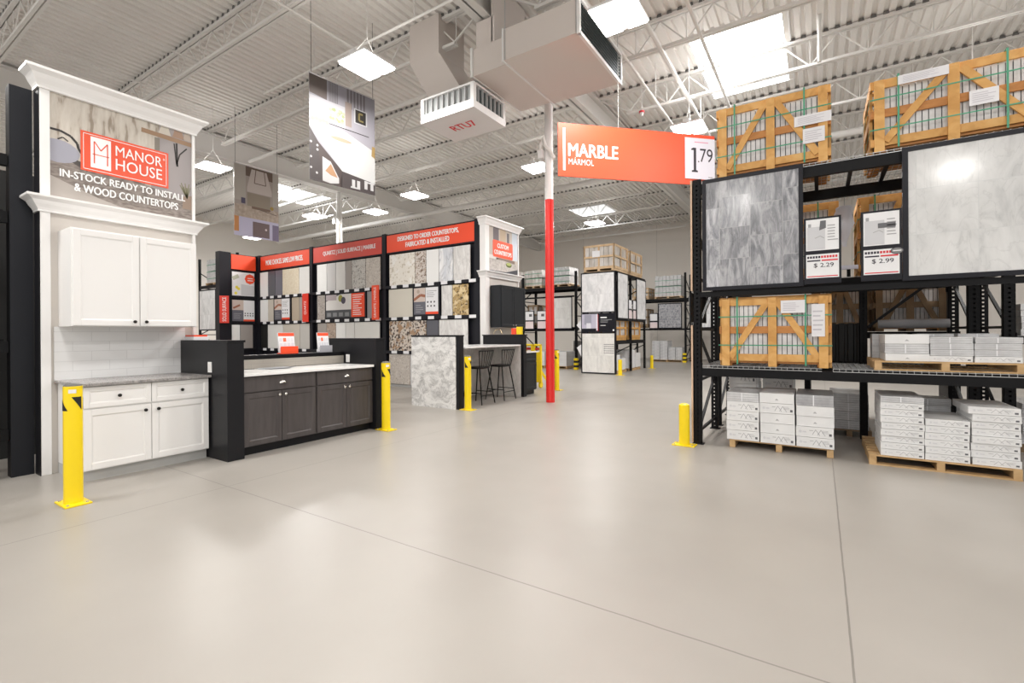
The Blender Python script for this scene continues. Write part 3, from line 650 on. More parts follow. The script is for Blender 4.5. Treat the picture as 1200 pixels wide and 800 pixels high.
# ------------------------------------------------------------------ sample display wall (faces the camera at Y 8.85)
WY = 8.85
def bay(name_label, xa, xb, header, hm, text, tcol):
    t = thing('sample_display_bay', name_label, 'display rack', ((xa + xb) / 2, WY, 0), 'bays of the countertop sample wall')
    MB().box(xa, xb - 0.005, WY + 0.06, WY + 0.16, 0.0, 4.0, navyblack).build('back_panel', t)
    for x in ((xa, xb - 0.145) if xb > -7 else (xa, )): MB().box(x, x + 0.14, WY - 0.05, WY + 0.10, 0, 4.02, navyblack).build('upright', t)
    MB().box(xa + 0.14, xb - 0.005, WY - 0.02, WY + 0.06, 3.48, 4.0, navyblack).build('header_box', t)
    e_ = 0.16 if xb > -7 else 0.03; mb = MB(); f = Face(mb, (xa + 0.17, WY - 0.032, 3.52), *YF); w = xb - xa - 0.17 - e_; mb.box(xa + 0.17, xb - e_, WY - 0.031, WY - 0.02, 3.515, 3.965, hm)
    for s, u0, v0, u1, v1 in text: f.text(s, u0 * w, v0, u1 * w, v1, tcol, 0.03, 0.002)
    mb.build('header_sign', t, 'glossy red header sign with white lettering')
    mb = MB().box(xa, xb - 0.005, WY - 0.06, WY + 0.06, 0.0, 0.05, galv); mb.build('base_rail', t)
    for z in (2.60, 1.77, 0.90):
        mb = MB().box(xa + 0.005, xb - 0.005, WY - 0.08, WY + 0.05, z - 0.03, z + 0.02, navyblack); x = xa + 0.16; k = 0
        while x < xb - 0.2:
            mb.box(x, x + 0.2, WY - 0.083, WY - 0.08, z - 0.045, z + 0.03, paper if k % 2 else navyblack); x += 0.215; k += 1
        mb.build('sample_rail', t, 'rail with white label tags')
    return t
bay('left bay of the sample wall, in the corner, header about choices and low prices', -15.85, -12.98, None, orange, [('MORE CHOICES. SAME LOW PRICES.', 0.12, 0.14, 0.88, 0.30)], textw)
bay('middle bay of the sample wall with glossy red header, pinkish from painted-in glare', -12.98, -9.80, None, glare_red, [('QUARTZ | SOLID SURFACE | MARBLE', 0.16, 0.14, 0.92, 0.29)], mat('glare_tinted_lettering', (0.8, 0.7, 0.7)))  # reflected glare is put into the header and lettering colours
bay('right bay of the sample wall, nearest the column, with bright orange red header', -9.80, -6.56, None, orange, [('DESIGNED TO ORDER COUNTERTOPS,', 0.14, 0.24, 0.84, 0.37), ('FABRICATED & INSTALLED', 0.24, 0.08, 0.74, 0.2)], textw)
# corner wing, facing +X
t = thing('sample_display_bay', 'short side wing of the sample wall with blank orange header', 'display rack', (-15.95, 8.3, 0), 'bays of the countertop sample wall')
MB().box(-16.10, -15.93, 7.70, 8.78, 0, 4.0, navyblack).build('back_panel', t); MB().box(-16.1, -15.86, 7.60, 7.95, 0, 4.02, navyblack).build('upright', t); MB().box(-16.1, -15.856, 8.785, 8.96, 0, 4.01, navyblack).build('upright', t)
mb = MB(); mb.box(-15.93, -15.87, 7.97, 8.76, 3.5, 3.97, orange); mb.build('header_sign', t, 'plain orange header')
for z in (2.60, 1.77, 0.90): MB().box(-15.93, -15.86, 7.97, 8.76, z - 0.03, z + 0.02, navyblack).build('sample_rail', t)
# stone samples
cw = mat('sample_white', (0.88, 0.88, 0.87), 0.2); cow = mat('sample_off_white', (0.78, 0.77, 0.75), 0.2); clg = mat('sample_light_grey', (0.62, 0.61, 0.61), 0.2)
cdg = mat('sample_dark_grey', (0.10, 0.10, 0.12), 0.25); cpg = mat('sample_slate', (0.16, 0.155, 0.19), 0.25); cpe = noisy('sample_cream', [(0.4, (0.72, 0.62, 0.47)), (0.6, (0.78, 0.70, 0.56))], 20, 4, 0.2)
ctn = mat('sample_tan', (0.48, 0.40, 0.31), 0.25); ctp = mat('sample_taupe', (0.36, 0.33, 0.31), 0.25); cbg = mat('sample_beige', (0.60, 0.55, 0.48), 0.2); cmg = mat('sample_mid_grey', (0.28, 0.27, 0.28), 0.25)
g1 = speckle('granite_grey_fleck', (0.55, 0.53, 0.50), (0.20, 0.19, 0.18), (0.40, 0.37, 0.34), 26); g2 = speckle('granite_beige_fine', (0.55, 0.50, 0.45), (0.35, 0.31, 0.28), (0.64, 0.60, 0.56), 40)
g3 = speckle('granite_cream', (0.82, 0.78, 0.71), (0.60, 0.54, 0.44), (0.88, 0.86, 0.82), 14); g4 = speckle('granite_brown_fleck', (0.66, 0.60, 0.55), (0.22, 0.15, 0.11), (0.46, 0.36, 0.29), 22, lo=0.46)
g5 = speckle('granite_gold', (0.44, 0.30, 0.12), (0.12, 0.08, 0.04), (0.70, 0.56, 0.32), 18, lo=0.45, hi=0.54); g6 = speckle('granite_black_brown', (0.60, 0.53, 0.46), (0.07, 0.05, 0.045), (0.36, 0.23, 0.14), 16, lo=0.47, hi=0.56)
g7 = speckle('granite_taupe_fleck', (0.40, 0.36, 0.33), (0.22, 0.19, 0.18), (0.50, 0.46, 0.43), 34); g8 = marble('white_blue_vein', (0.88, 0.88, 0.89), (0.55, 0.58, 0.64), 1.2, 0.15, None, 'xz', (0, -0.8, 0), 0.04)
g9 = marble('light_grey_stone', (0.80, 0.79, 0.77), (0.64, 0.62, 0.60), 1.5, 0.15, vein=.3); g10 = speckle('granite_brown_taupe', (0.42, 0.33, 0.27), (0.22, 0.16, 0.13), (0.55, 0.47, 0.40), 30)
ROWS = {1: (2.64, 3.44), 2: (1.82, 2.53), 3: (0.95, 1.70), 4: (0.08, 0.84)}
RN = {1: 'top', 2: 'second', 3: 'third', 4: 'bottom'}
S = [('left', 1, [(-15.69, -15.24, cw, 'white'), (-15.22, -14.82, cdg, 'dark grey'), (-14.80, -14.42, cpg, 'slate grey'), (-14.40, -13.53, cpe, 'wide cream'), (-13.51, -12.99, cow, 'off white')]),
     ('left', 2, [(-15.69, -15.25, cw, 'white'), (-15.23, -14.87, cbg, 'beige'), (-13.90, -13.52, ctn, 'tan'), (-13.50, -13.2, ctp, 'taupe')]),
     ('left', 3, [(-15.66, -15.27, blackpl, 'black'), (-15.25, -14.40, cow, 'wide pale cream'), (-14.38, -13.51, cbg, 'wide beige'), (-13.49, -13.0, mat('sample_stone', (0.54, 0.52, 0.49), 0.2), 'stone grey')]),
     ('middle', 1, [(-12.61, -12.16, cw, 'white'), (-12.14, -11.75, clg, 'light grey'), (-11.73, -11.32, cow, 'off white'), (-11.30, -11.05, ctp, 'narrow taupe'), (-11.03, -10.47, g1, 'grey flecked'), (-10.45, -9.88, g2, 'fine grained beige')]),
     ('middle', 2, [(-12.61, -12.24, g7, 'taupe flecked'), (-10.40, -10.11, cmg, 'mid grey')]),
     ('middle', 3, [(-12.6, -12.18, ctp, 'taupe'), (-12.16, -11.76, g10, 'brown flecked'), (-11.74, -11.33, cw, 'white'), (-11.31, -10.94, cow, 'off white'), (-10.92, -9.92, mat('sample_warm_white', (0.74, 0.73, 0.70), 0.2), 'wide warm white')]),
     ('middle', 4, [(-12.6, -11.8, clg, 'light grey'), (-11.78, -10.9, cow, 'off white')]),
     ('right', 1, [(-9.52, -8.61, g3, 'wide cream granite'), (-8.59, -8.23, g4, 'brown flecked granite'), (-8.21, -7.81, cw, 'white'), (-7.79, -7.36, g8, 'blue veined white'), (-7.34, -6.84, g9, 'light grey')]),
     ('right', 2, [(-9.55, -8.69, mat('sample_ivory', (0.66, 0.62, 0.54), 0.2), 'wide ivory'), (-7.72, -7.39, g9, 'light grey'), (-7.37, -6.90, g5, 'gold and brown granite')]),
     ('right', 3, [(-9.54, -8.24, g6, 'wide black and brown granite'), (-8.21, -7.83, cdg, 'dark grey'), (-7.80, -6.92, g9, 'wide light grey')]),
     ('right', 4, [(-9.55, -8.80, g2, 'fine beige granite'), (-8.78, -7.9, clg, 'light grey'), (-7.88, -6.92, g9, 'pale grey')])]
proto = None
for bn, r, L_ in S:
    for (xa, xb, mm, cn) in L_:
        o = MB().box(xa, xb, WY - 0.045, WY - 0.02, ROWS[r][0] - 0.019, ROWS[r][1], mm).build('stone_sample', bevel=0.002)
        setp(o, '%s stone sample in the %s row of the %s sample bay' % (cn, RN[r], bn), 'stone sample', 'stone sample slabs on the display wall')
for (a, b, r, mm, l) in ((7.99, 8.24, 3, cw, 'white stone sample slab in the third row of the side wing'), (8.26, 8.66, 3, ctp, 'taupe stone sample slab in the third row of the side wing')):
    setp(MB().box(-15.92, -15.89, a, b, 0.93, 1.70, mm).build('stone_sample', bevel=0.002), l, 'stone sample', 'stone sample slabs on the display wall')
# information boards
def info(xa, xb, z0, z1, label, style):
    t = thing('information_board', label, 'sign', ((xa + xb) / 2, WY - 0.05, z0))
    MB().box(xa, xb, WY - 0.075, WY - 0.048, z0, z1, navyblack).build('frame', t)
    mb = MB(); f = Face(mb, (xa, WY - 0.076, z0), *YF); w = xb - xa; h = z1 - z0; e = 0.05
    if style == 'photo':
        f.rect(e, e, w * 0.66, h - e, mat('sign_charcoal', (0.07, 0.075, 0.085), 0.3)); f.poly([(e, h * 0.35), (w * 0.66, h * 0.35), (w * 0.66, h - e), (w * 0.4, h - e), (e, h * 0.68)], mat('sign_pale_counter', (0.70, 0.68, 0.66), 0.3), 0.002)
        f.rect(e, h * 0.72, w * 0.3, h - e, mat('sign_window_tone', (0.42, 0.36, 0.38)), 0.0025); f.disc(w * 0.40, h * 0.78, 0.10, mat('sign_olive', (0.32, 0.32, 0.06)), 0.003); f.disc(w * 0.47, h * 0.70, 0.10, mat('sign_plum', (0.07, 0.06, 0.09)), 0.0035)
        for k in range(4): f.rect(e + 0.05 + k * w * 0.15, 0.08, e + 0.05 + k * w * 0.15 + w * 0.1, h * 0.25, mat('sign_line_grey', (0.25, 0.26, 0.27)), 0.003)
        f.rect(w * 0.66, e, w - e, h - e, orange, 0.001); f.lines(w * 0.70, h * 0.12, w * 0.92, h * 0.74, 8, textw, 0.003); f.lines(w * 0.69, h * 0.75, w * 0.95, h * 0.90, 2, textw, 0.003)
    else:
        f.rect(e, e, w * 0.48, h - e, mat('sign_slate', (0.13, 0.13, 0.16), 0.3)); f.rect(e, h * 0.48, w * 0.48, h - e, mat('sign_kitchen_tone', (0.62, 0.52, 0.47)), 0.0015)
        f.line([(e, h * 0.55), (w * 0.30, h * 0.70), (w * 0.48, h * 0.66)], 0.07, mat('sign_copper', (0.36, 0.14, 0.08)), 0.002); f.disc(w * 0.22, h * 0.82, 0.05, mat('sign_beige_dot', (0.45, 0.36, 0.3)), 0.0022)
        f.lines(w * 0.12, h * 0.12, w * 0.42, h * 0.4, 4, textg, 0.002)
        f.rect(w * 0.49, e, w - e, h - e, paper, 0.0012); f.rect(w * 0.49, e, w - e, e + 0.06, orange, 0.002)
        for r_ in range(2):
            for c in range(3): f.disc(w * (0.57 + 0.12 * c), h * (0.33 + 0.13 * r_), 0.025, textk, 0.002, 8)
        f.lines(w * 0.53, h * 0.6, w * 0.9, h * 0.85, 4, textg, 0.002)
    mb.build('printed_face', t, 'printed photo and text'); return t
info(-14.86, -13.92, 1.80, 2.56, 'small framed information board in the second row of the left sample bay', 'two')
info(-12.20, -10.42, 1.80, 2.56, 'wide framed board with kitchen photo and red text column in the middle sample bay', 'photo')
info(-8.66, -7.75, 1.80, 2.56, 'small framed information board in the second row of the right sample bay', 'two')
def wing_board(y0, y1, z0, z1, label, promo):
    t = thing('information_board', label, 'sign', (-15.9, (y0 + y1) / 2, z0)); MB().box(-15.925, -15.895, y0, y1, z0, z1, navyblack).build('frame', t)
    mb = MB(); f = Face(mb, (-15.894, y0, z0), *XF); w = y1 - y0; h = z1 - z0
    if promo:
        f.rect(0.02, 0.02, w - .02, h - .02, paper); f.disc(w * 0.78, h * 0.72, 0.17, orange, 0.002, 8); f.lines(w * 0.68, h * 0.62, w * 0.92, h * 0.80, 2, textw, 0.004)
        for u, v in ((0.22, 0.36), (0.3, 0.3), (0.18, 0.12)): f.disc(w * u, h * v, 0.05, mat('sign_lemon', (0.85, 0.72, 0.08)), 0.002, 8)
        f.line([(w * 0.05, h * 0.7), (w * 0.3, h * 0.82)], 0.12, mat('sign_sage', (0.5, 0.52, 0.42)), 0.002); f.poly([(w * .4, h * .05), (w * .97, h * .05), (w * .97, h * .45), (w * .4, h * .5)], mat('sign_pale_grey', (0.6, 0.6, 0.62)), 0.002)
    else:
        f.rect(0.02, 0.02, w / 2, h - .02, mat('sign_slate', (0.1, 0.1, 0.1))); f.rect(0.02, h * .52, w / 2, h - .02, mat('sign_kitchen_tone', (0.6, 0.5, 0.45)), 0.002); f.rect(w / 2, 0.02, w - .02, h - .02, paper); f.rect(w / 2, 0.02, w - .02, 0.08, orange, 0.002)
        f.line([(0.05, h * .6), (w * .35, h * .75)], 0.06, mat('sign_copper', (0.4, 0.2, 0.1)), 0.003)
        for c in range(4): f.disc(w * (0.57 + 0.11 * c), h * 0.38, 0.022, textk, 0.002, 8)
        for c in range(4): f.disc(w * (0.57 + 0.11 * c), h * 0.28, 0.022, textk, 0.002, 8)
        f.lines(w * 0.08, h * 0.12, w * 0.42, h * 0.4, 4, textg, 0.002)
    mb.build('printed_face', t, 'printed sheet'); return t
wing_board(7.98, 8.74, 2.63, 3.44, 'white poster with red badge and lemons on the side wing of the sample wall', True)
wing_board(7.98, 8.74, 1.80, 2.53, 'two column information board below the lemon poster on the side wing', False)
def flag(x, s, col, label, first=None):
    t = thing('blade_sign', label, 'sign', (x, WY - 0.3, 1.8)); MB().box(x - 0.012, x + 0.012, WY - 0.42, WY - 0.09, 1.82, 2.62, col).build('blade', t, bevel=0.002)
    mb = MB().add([], [], textw); f = Face(mb, (x + 0.0125, WY - 0.09, 1.82), (0, 0, 1), (0, -1, 0)); 
    f = Face(mb, (x + 0.0125, 0, 0), (0, 0, 1), (0, -1, 0))
    vs, fs = text_geo(s, 0.0); L = min(0.72, 0.1 * len(s)); z0 = 2.22 - L / 2
    # reads upwards on the side that faces the aisle
    mb.add([(x + 0.013, WY - 0.19 - b * 0.12, z0 + a * L) for a, b in vs], fs, textw)
    mb.add([(x - 0.013, WY - 0.31 + b * 0.12, z0 + a * L) for a, b in vs], fs, textw); mb.build('lettering', t, 'white lettering')
# blade signs stand at an angle so that the lettering shows from the aisle
def vflag(x, y, s, col, label, ang, w=0.30, h=0.86, z0=1.75):
    t = thing('blade_sign', label, 'sign', (x, y, z0)); U = Vector((math.cos(ang), math.sin(ang), 0)); mb = MB(); O = Vector((x, y, z0)) - U * w / 2; N = U.cross(Vector((0, 0, 1)))
    mb.prism([O, O + U * w, O + U * w + Vector((0, 0, h)), O + Vector((0, 0, h))], (0, 0, 0), -N * 0.02, col); mb.build('blade', t)
    mb = MB(); vs, fs = text_geo(s, 0.0); L = min(h * 0.88, 0.11 * len(s) * 0.62); o0 = O + U * (w * 0.72) + Vector((0, 0, (h - L) / 2)) + N * 0.003
    mb.add([o0 + Vector((0, 0, 1)) * a * L - U * b * w * 0.42 for a, b in vs], fs, textw); mb.build('lettering', t, 'white lettering reading upwards'); return t
vflag(-13.08, 8.72, 'QUARTZ', mat('flag_red', (0.70, 0.03, 0.012), 0.35), 'upright red blade sign on the post between the left and middle sample bays', 0.0)
vflag(-9.96, 8.70, 'GRANITE | MARBLE', orange, 'upright orange red blade sign between the middle and right sample bays', 0.0, 0.27, 0.92)
vflag(-15.76, 7.69, 'SOLID SURFACE', mat('flag_red', (0, 0, 0)), 'upright red blade sign on the end of the side wing', 0.9, 0.26, 0.86)

# ------------------------------------------------------------------ custom countertops tower
def tower2():
    X = -6.42; t = thing('cabinet_display_tower', 'slim white trimmed tower with CUSTOM COUNTERTOPS sign beside the sample wall', 'display tower', (X - 0.06, 9.55, 0)); y0, y1 = 8.79, 10.24
    MB().box(X - 0.12, X, y0, y1, 0, 3.92, beige).build('back_board', t, 'beige board')
    MB().box(X - 0.12, X + 0.03, y0 - 0.005, y0 + 0.16, 0, 3.9, white).build('pilaster', t); MB().box(X - 0.14, X + 0.03, y1 - 0.04, y1, 0, 3.9, white).build('pilaster', t)
    mb = MB(); cornice(mb, X + 0.03, y0, y1, 3.86, 4.03, 0.1, white, X - 0.14); mb.build('top_cornice', t)
    mb = MB(); cornice(mb, X + 0.03, y0, y1, 2.66, 2.80, 0.1, white, X - 0.14); mb.build('lower_cornice', t)
    mb = MB(); O = (X + 0.008, 8.95, 2.80); w, h = 1.25, 1.06; mb.box(X, X + 0.008, 8.95, 8.95 + w, 2.80, 3.86, mat('photo_edge', (0, 0, 0))); f = Face(mb, O, *XF)
    f.rect(0, 0, w, h, mat('photo2_wall', (0.50, 0.45, 0.40), 0.4), 0.001); f.rect(w * .15, h * .55, w * .34, h, mat('photo2_dark', (0.16, 0.14, 0.15)), 0.002); f.rect(w * .38, h * .6, w * .58, h, mat('photo2_tan', (0.48, 0.38, 0.28)), 0.002); f.rect(w * .62, h * .6, w * .7, h * .95, mat('photo2_dark', (0, 0, 0)), 0.002)
    f.rect(w * .8, h * .35, w, h, mat('photo2_window', (0.55, 0.60, 0.66)), 0.002); f.rect(0, h * .3, w * .3, h * .38, mat('photo2_sink', (0.66, 0.64, 0.62)), 0.002)
    f.rect(w * .25, h * .2, w * .9, h * .34, mat('photo2_brown', (0.22, 0.16, 0.13)), 0.002)
    f.poly([(0, h * .04), (w * .5, h * .02), (w, h * .1), (w, h * .26), (w * .5, h * .3), (0, h * .3)], noisy('photo2_counter', [(0.35, (0.36, 0.33, 0.31)), (0.65, (0.52, 0.49, 0.46))], 20, 4, 0.4), 0.0025)
    f.poly([(0, 0), (w, 0), (w, h * .15), (w * .6, h * .05), (0, h * .04)], mat('photo2_edge', (0.05, 0.05, 0.06)), 0.003); f.disc(w * .68, h * .22, 0.13, mat('photo2_olive', (0.10, 0.12, 0.03)), 0.003, 14, 0.06); f.disc(w * .68, h * .24, 0.11, mat('photo2_lime', (0.38, 0.44, 0.14)), 0.0035, 14, 0.035)
    mb.build('photo_sign', t, 'kitchen counter photo panel')
    mb = MB(); f = Face(mb, (X + 0.012, 8.95, 2.80), *XF); f.poly([(.17, .40), (.17, .74), (.2, .77), (1.0, .77), (1.03, .74), (1.03, .40), (1.0, .37), (.2, .37)], orange2, 0); f.text('CUSTOM', .36, .60, .84, .70, textw, .025, .001); f.text('COUNTERTOPS', .23, .44, .97, .54, textw, .025, .001)
    mb.build('logo_plate', t, 'red plate with white lettering')
tower2()
cabinet('wall_cabinet', 'black two door wall cabinet hung on the slim CUSTOM COUNTERTOPS tower', 'cabinet', -6.385, -6.08, 8.98, 10.04, 1.50, 2.47, charcab,
        [('door', 8.99, 9.51, 1.505, 2.46, [(9.46, 1.55)]), ('door', 9.515, 10.03, 1.505, 2.46, [(9.565, 1.55)])], knobm)
# stool counter
def bar_counter():
    t = thing('bar_counter', 'stool height counter between black half walls with marble clad ends', 'counter', (-5.95, 7.7, 0))
    MB().box(-6.56, -5.40, 6.62, 6.75, 0, 1.31, black).box(-6.57, -5.39, 6.60, 6.76, 1.31, 1.335, black).build('near_pier', t, bevel=0.002)
    MB().box(-6.55, -5.47, 6.60, 6.62, 0.0, 1.30, bigmarb).build('marble_cladding', t, 'white and grey veined marble slab end')
    MB().box(-6.37, -5.30, 8.66, 8.78, 0, 1.31, black).box(-6.385, -5.285, 8.645, 8.80, 1.31, 1.335, black).build('far_pier', t, bevel=0.002)
    MB().box(-6.40, -5.36, 8.63, 8.645, 0, 1.09, islmarb).build('waterfall_panel', t, 'taupe veined stone panel')
    MB().box(-6.44, -6.40, 6.75, 8.63, 0, 1.09, islmarb).build('back_panel', t)
    MB().box(-6.42, -5.36, 6.752, 8.645, 1.09, 1.12, quartz).build('worktop', t, 'white stone worktop', bevel=0.003)
bar_counter()
def stool(x, y, label, first=[None]):
    if first[0]: return dup(first[0], Vector((x, y, 0)) - first[0].location, label)
    t = thing('bar_stool', label, 'bar stool', (x, y, 0), 'spindle back stools at the counter'); zs = 0.68; P = blackpl
    mb = MB(); K = 20; vs = []
    for z, k in ((zs, 0.97), (zs + 0.02, 1.0), (zs + 0.035, 0.97)):
        for i in range(K):
            a = 2 * PI * i / K; vs.append((x + 0.19 * k * math.copysign(abs(math.cos(a)) ** 0.7, math.cos(a)), y + 0.21 * k * math.copysign(abs(math.sin(a)) ** 0.7, math.sin(a)), z))
    fs = [tuple(range(K))[::-1], tuple(2 * K + i for i in range(K))] + [(j * K + i, j * K + (i + 1) % K, (j + 1) * K + (i + 1) % K, (j + 1) * K + i) for j in range(2) for i in range(K)]
    mb.add(vs, fs, P); mb.build('seat', t, smooth=True)
    ft = {}
    for sx in (-1, 1):
        for sy in (-1, 1):
            a = (x + sx * 0.13, y + sy * 0.14, zs); b = (x + sx * 0.235, y + sy * 0.215, 0); ft[(sx, sy)] = (a, b); MB().tube([a, b], [0.014, 0.011], P, 8).build('leg', t, smooth=True)
    q = lambda k, s: tuple(ft[k][0][i] + (ft[k][1][i] - ft[k][0][i]) * s for i in range(3))
    for a, b, s in (((-1, -1), (-1, 1), .75), ((1, -1), (1, 1), .75), ((-1, -1), (1, -1), .68), ((-1, 1), (1, 1), .68)): MB().tube([q(a, s), q(b, s)], 0.009, P, 6).build('stretcher', t)
    n = 7; top = []
    for i in range(n):
        s = (i / (n - 1) - 0.5) * 2; b0 = (x + 0.165 - 0.02 * abs(s), y + s * 0.155, zs + 0.02); b1 = (x + 0.225 - 0.03 * s * s, y + s * 0.235, zs + 0.345); top.append(b1)
        MB().tube([b0, b1], 0.0065 if 0 < i < n - 1 else 0.009, P, 6).build('spindle', t)
    MB().tube(top, 0.012, P, 8).build('top_rail', t, smooth=True)
    first[0] = t; return t
stool(-5.60, 7.46, 'black spindle back bar stool nearer the yellow bollard'); stool(-5.57, 8.18, 'black spindle back bar stool farther along, beside the stone panel')
# far base cabinet behind the stools, small goods on the half wall
cabinet('base_cabinet', 'low black base cabinet behind the stool counter next to the yellow cart', 'cabinet', -5.95, -5.36, 8.84, 9.32, 0, 0.93, charcab,
        [('drawer', 8.845, 9.315, 0.74, 0.925, []), ('door', 8.845, 9.315, 0.11, 0.73, [])], knobm, (0.1, black))
setp(MB().box(-5.97, -5.33, 8.82, 9.34, 0.932, 0.958, quartz).build('countertop'), 'small white top on the low black base cabinet', 'countertop')
mb = MB(); ps = [(-6.0 + 0.11 * math.cos(a), 8.72, 1.34 + 0.11 * math.sin(a)) for a in [PI * k / 10 for k in range(11)]]; mb.tube(ps, 0.008, mat('brass_wire', (0.45, 0.34, 0.2), 0.3, 0.8), 8)
setp(mb.build('wire_arch', smooth=True), 'thin brass coloured hoop standing on the far black half wall', 'hoop')
mb = MB().box(-5.62, -5.50, 8.68, 8.76, 1.336, 1.47, orange).box(-5.49, -5.38, 8.68, 8.76, 1.336, 1.50, yellow); setp(mb.build('leaflet_box'), 'small orange and yellow leaflet box on the far black half wall', 'leaflet box')
# yellow cart
t = thing('folding_cart', 'yellow plastic wheeled folding cart standing behind the low black cabinet', 'cart', (-6.0, 10.3, 0)); Y = 10.3
mb = MB(); 
for a, b in ((-6.26, -6.03), (-6.01, -5.78)): mb.box(a, b, Y - 0.03, Y + 0.03, 0.14, 0.90, yellow)
def ring(mb, x0, x1, z0, z1, t_, y, m):
    mb.box(x0, x0 + t_, y - .03, y + .03, z0, z1, m).box(x1 - t_, x1, y - .03, y + .03, z0, z1, m).box(x0, x1, y - .03, y + .03, z1 - t_, z1, m)
mb.build('panel', t, bevel=0.01)
for a, b in ((-6.26, -6.03), (-6.01, -5.78)):
    mb = MB(); ring(mb, a, b, 0.9, 1.09, 0.05, Y, yellow); mb.build('handle', t, bevel=0.015)
for a in (-6.215, -5.965): MB().box(a, a + 0.14, Y - .01, Y + .01, 0.945, 1.0, mat('red_grip', (0.5, 0.02, 0.03))).build('grip', t, 'dark red grip')
for sx in (-6.2, -5.84): 
    MB().tube([(sx - 0.025, Y + 0.05, 0.075), (sx + 0.025, Y + 0.05, 0.075)], 0.075, yellow, 16).build('wheel', t, smooth=True)
MB().bar((-5.84, Y + 0.03, 0.45), (-5.72, Y + 0.25, 0.1), 0.03, 0.05, yellow).bar((-6.2, Y + 0.03, 0.45), (-6.2, Y + 0.25, 0.1), 0.03, 0.05, yellow).build('stand', t)

# ------------------------------------------------------------------ things hanging from the roof
def supply_duct():
    t = thing('supply_duct', 'big boxy duct with dark outlet grille hanging over the aisle left of the marble sign', 'air duct', (-3.7, 6.8, 5.5))
    x0, x1, y0, y1, z0, z1 = -4.0, -2.78, 6.02, 7.64, 5.5, 5.97
    MB().box(x0, x1, y0, y1, z0, z1, ductm).build('duct_body', t)
    MB().box(x0 - 0.03, x0, y0 - 0.015, y1 + 0.015, z0 - 0.015, z1 + 0.015, ductw).build('flange', t)
    MB().box(-4.66, x0 - 0.03, 6.12, 7.58, z0, 5.93, ductm).box(-4.70, -4.66, 6.09, 7.61, z0 - 0.02, 5.95, ductw).build('plenum', t)
    MB().box(-4.66, -4.30, 6.2, 7.2, 5.93, 6.40, ductm).box(-4.36, -4.34, 6.2, 7.2, 6.0, ZD, ductm).build('riser', t)
    mb = MB(); e = 0.03
    for q in ((y0 - e, y0 + .02, z0 - e, z1 + e), (y1 - .02, y1 + e, z0 - e, z1 + e), (y0, y1, z0 - e, z0 + .02), (y0, y1, z1 - .02, z1 + e)): mb.box(x1, x1 + 0.045, *q, ductw)
    mb.build('outlet_frame', t, 'bright white outlet frame')
    mb = MB().box(x1, x1 + 0.006, y0 + .02, y1 - .02, z0 + .02, z1 - .02, grillem); k = y0 + 0.06
    while k < y1 - 0.04: mb.box(x1 + 0.006, x1 + 0.025, k, k + 0.006, z0 + .02, z1 - .02, grillem); k += 0.04
    k = z0 + 0.05
    while k < z1 - 0.03: mb.box(x1 + 0.010, x1 + 0.028, y0 + .02, y1 - .02, k, k + 0.006, grillem); k += 0.05
    mb.build('grille', t, 'dark grey outlet grille')
    mb = MB()
    for (x, y) in ((x0 + .02, y0 + 0.0), (x1 - .02, y0), (x0 + .02, y1), (x1 - .02, y1)): mb.tube([(x, y, z0), (x, y, ZD)], 0.008, galv, 6)
    mb.build('hanger_rod', t)
supply_duct()
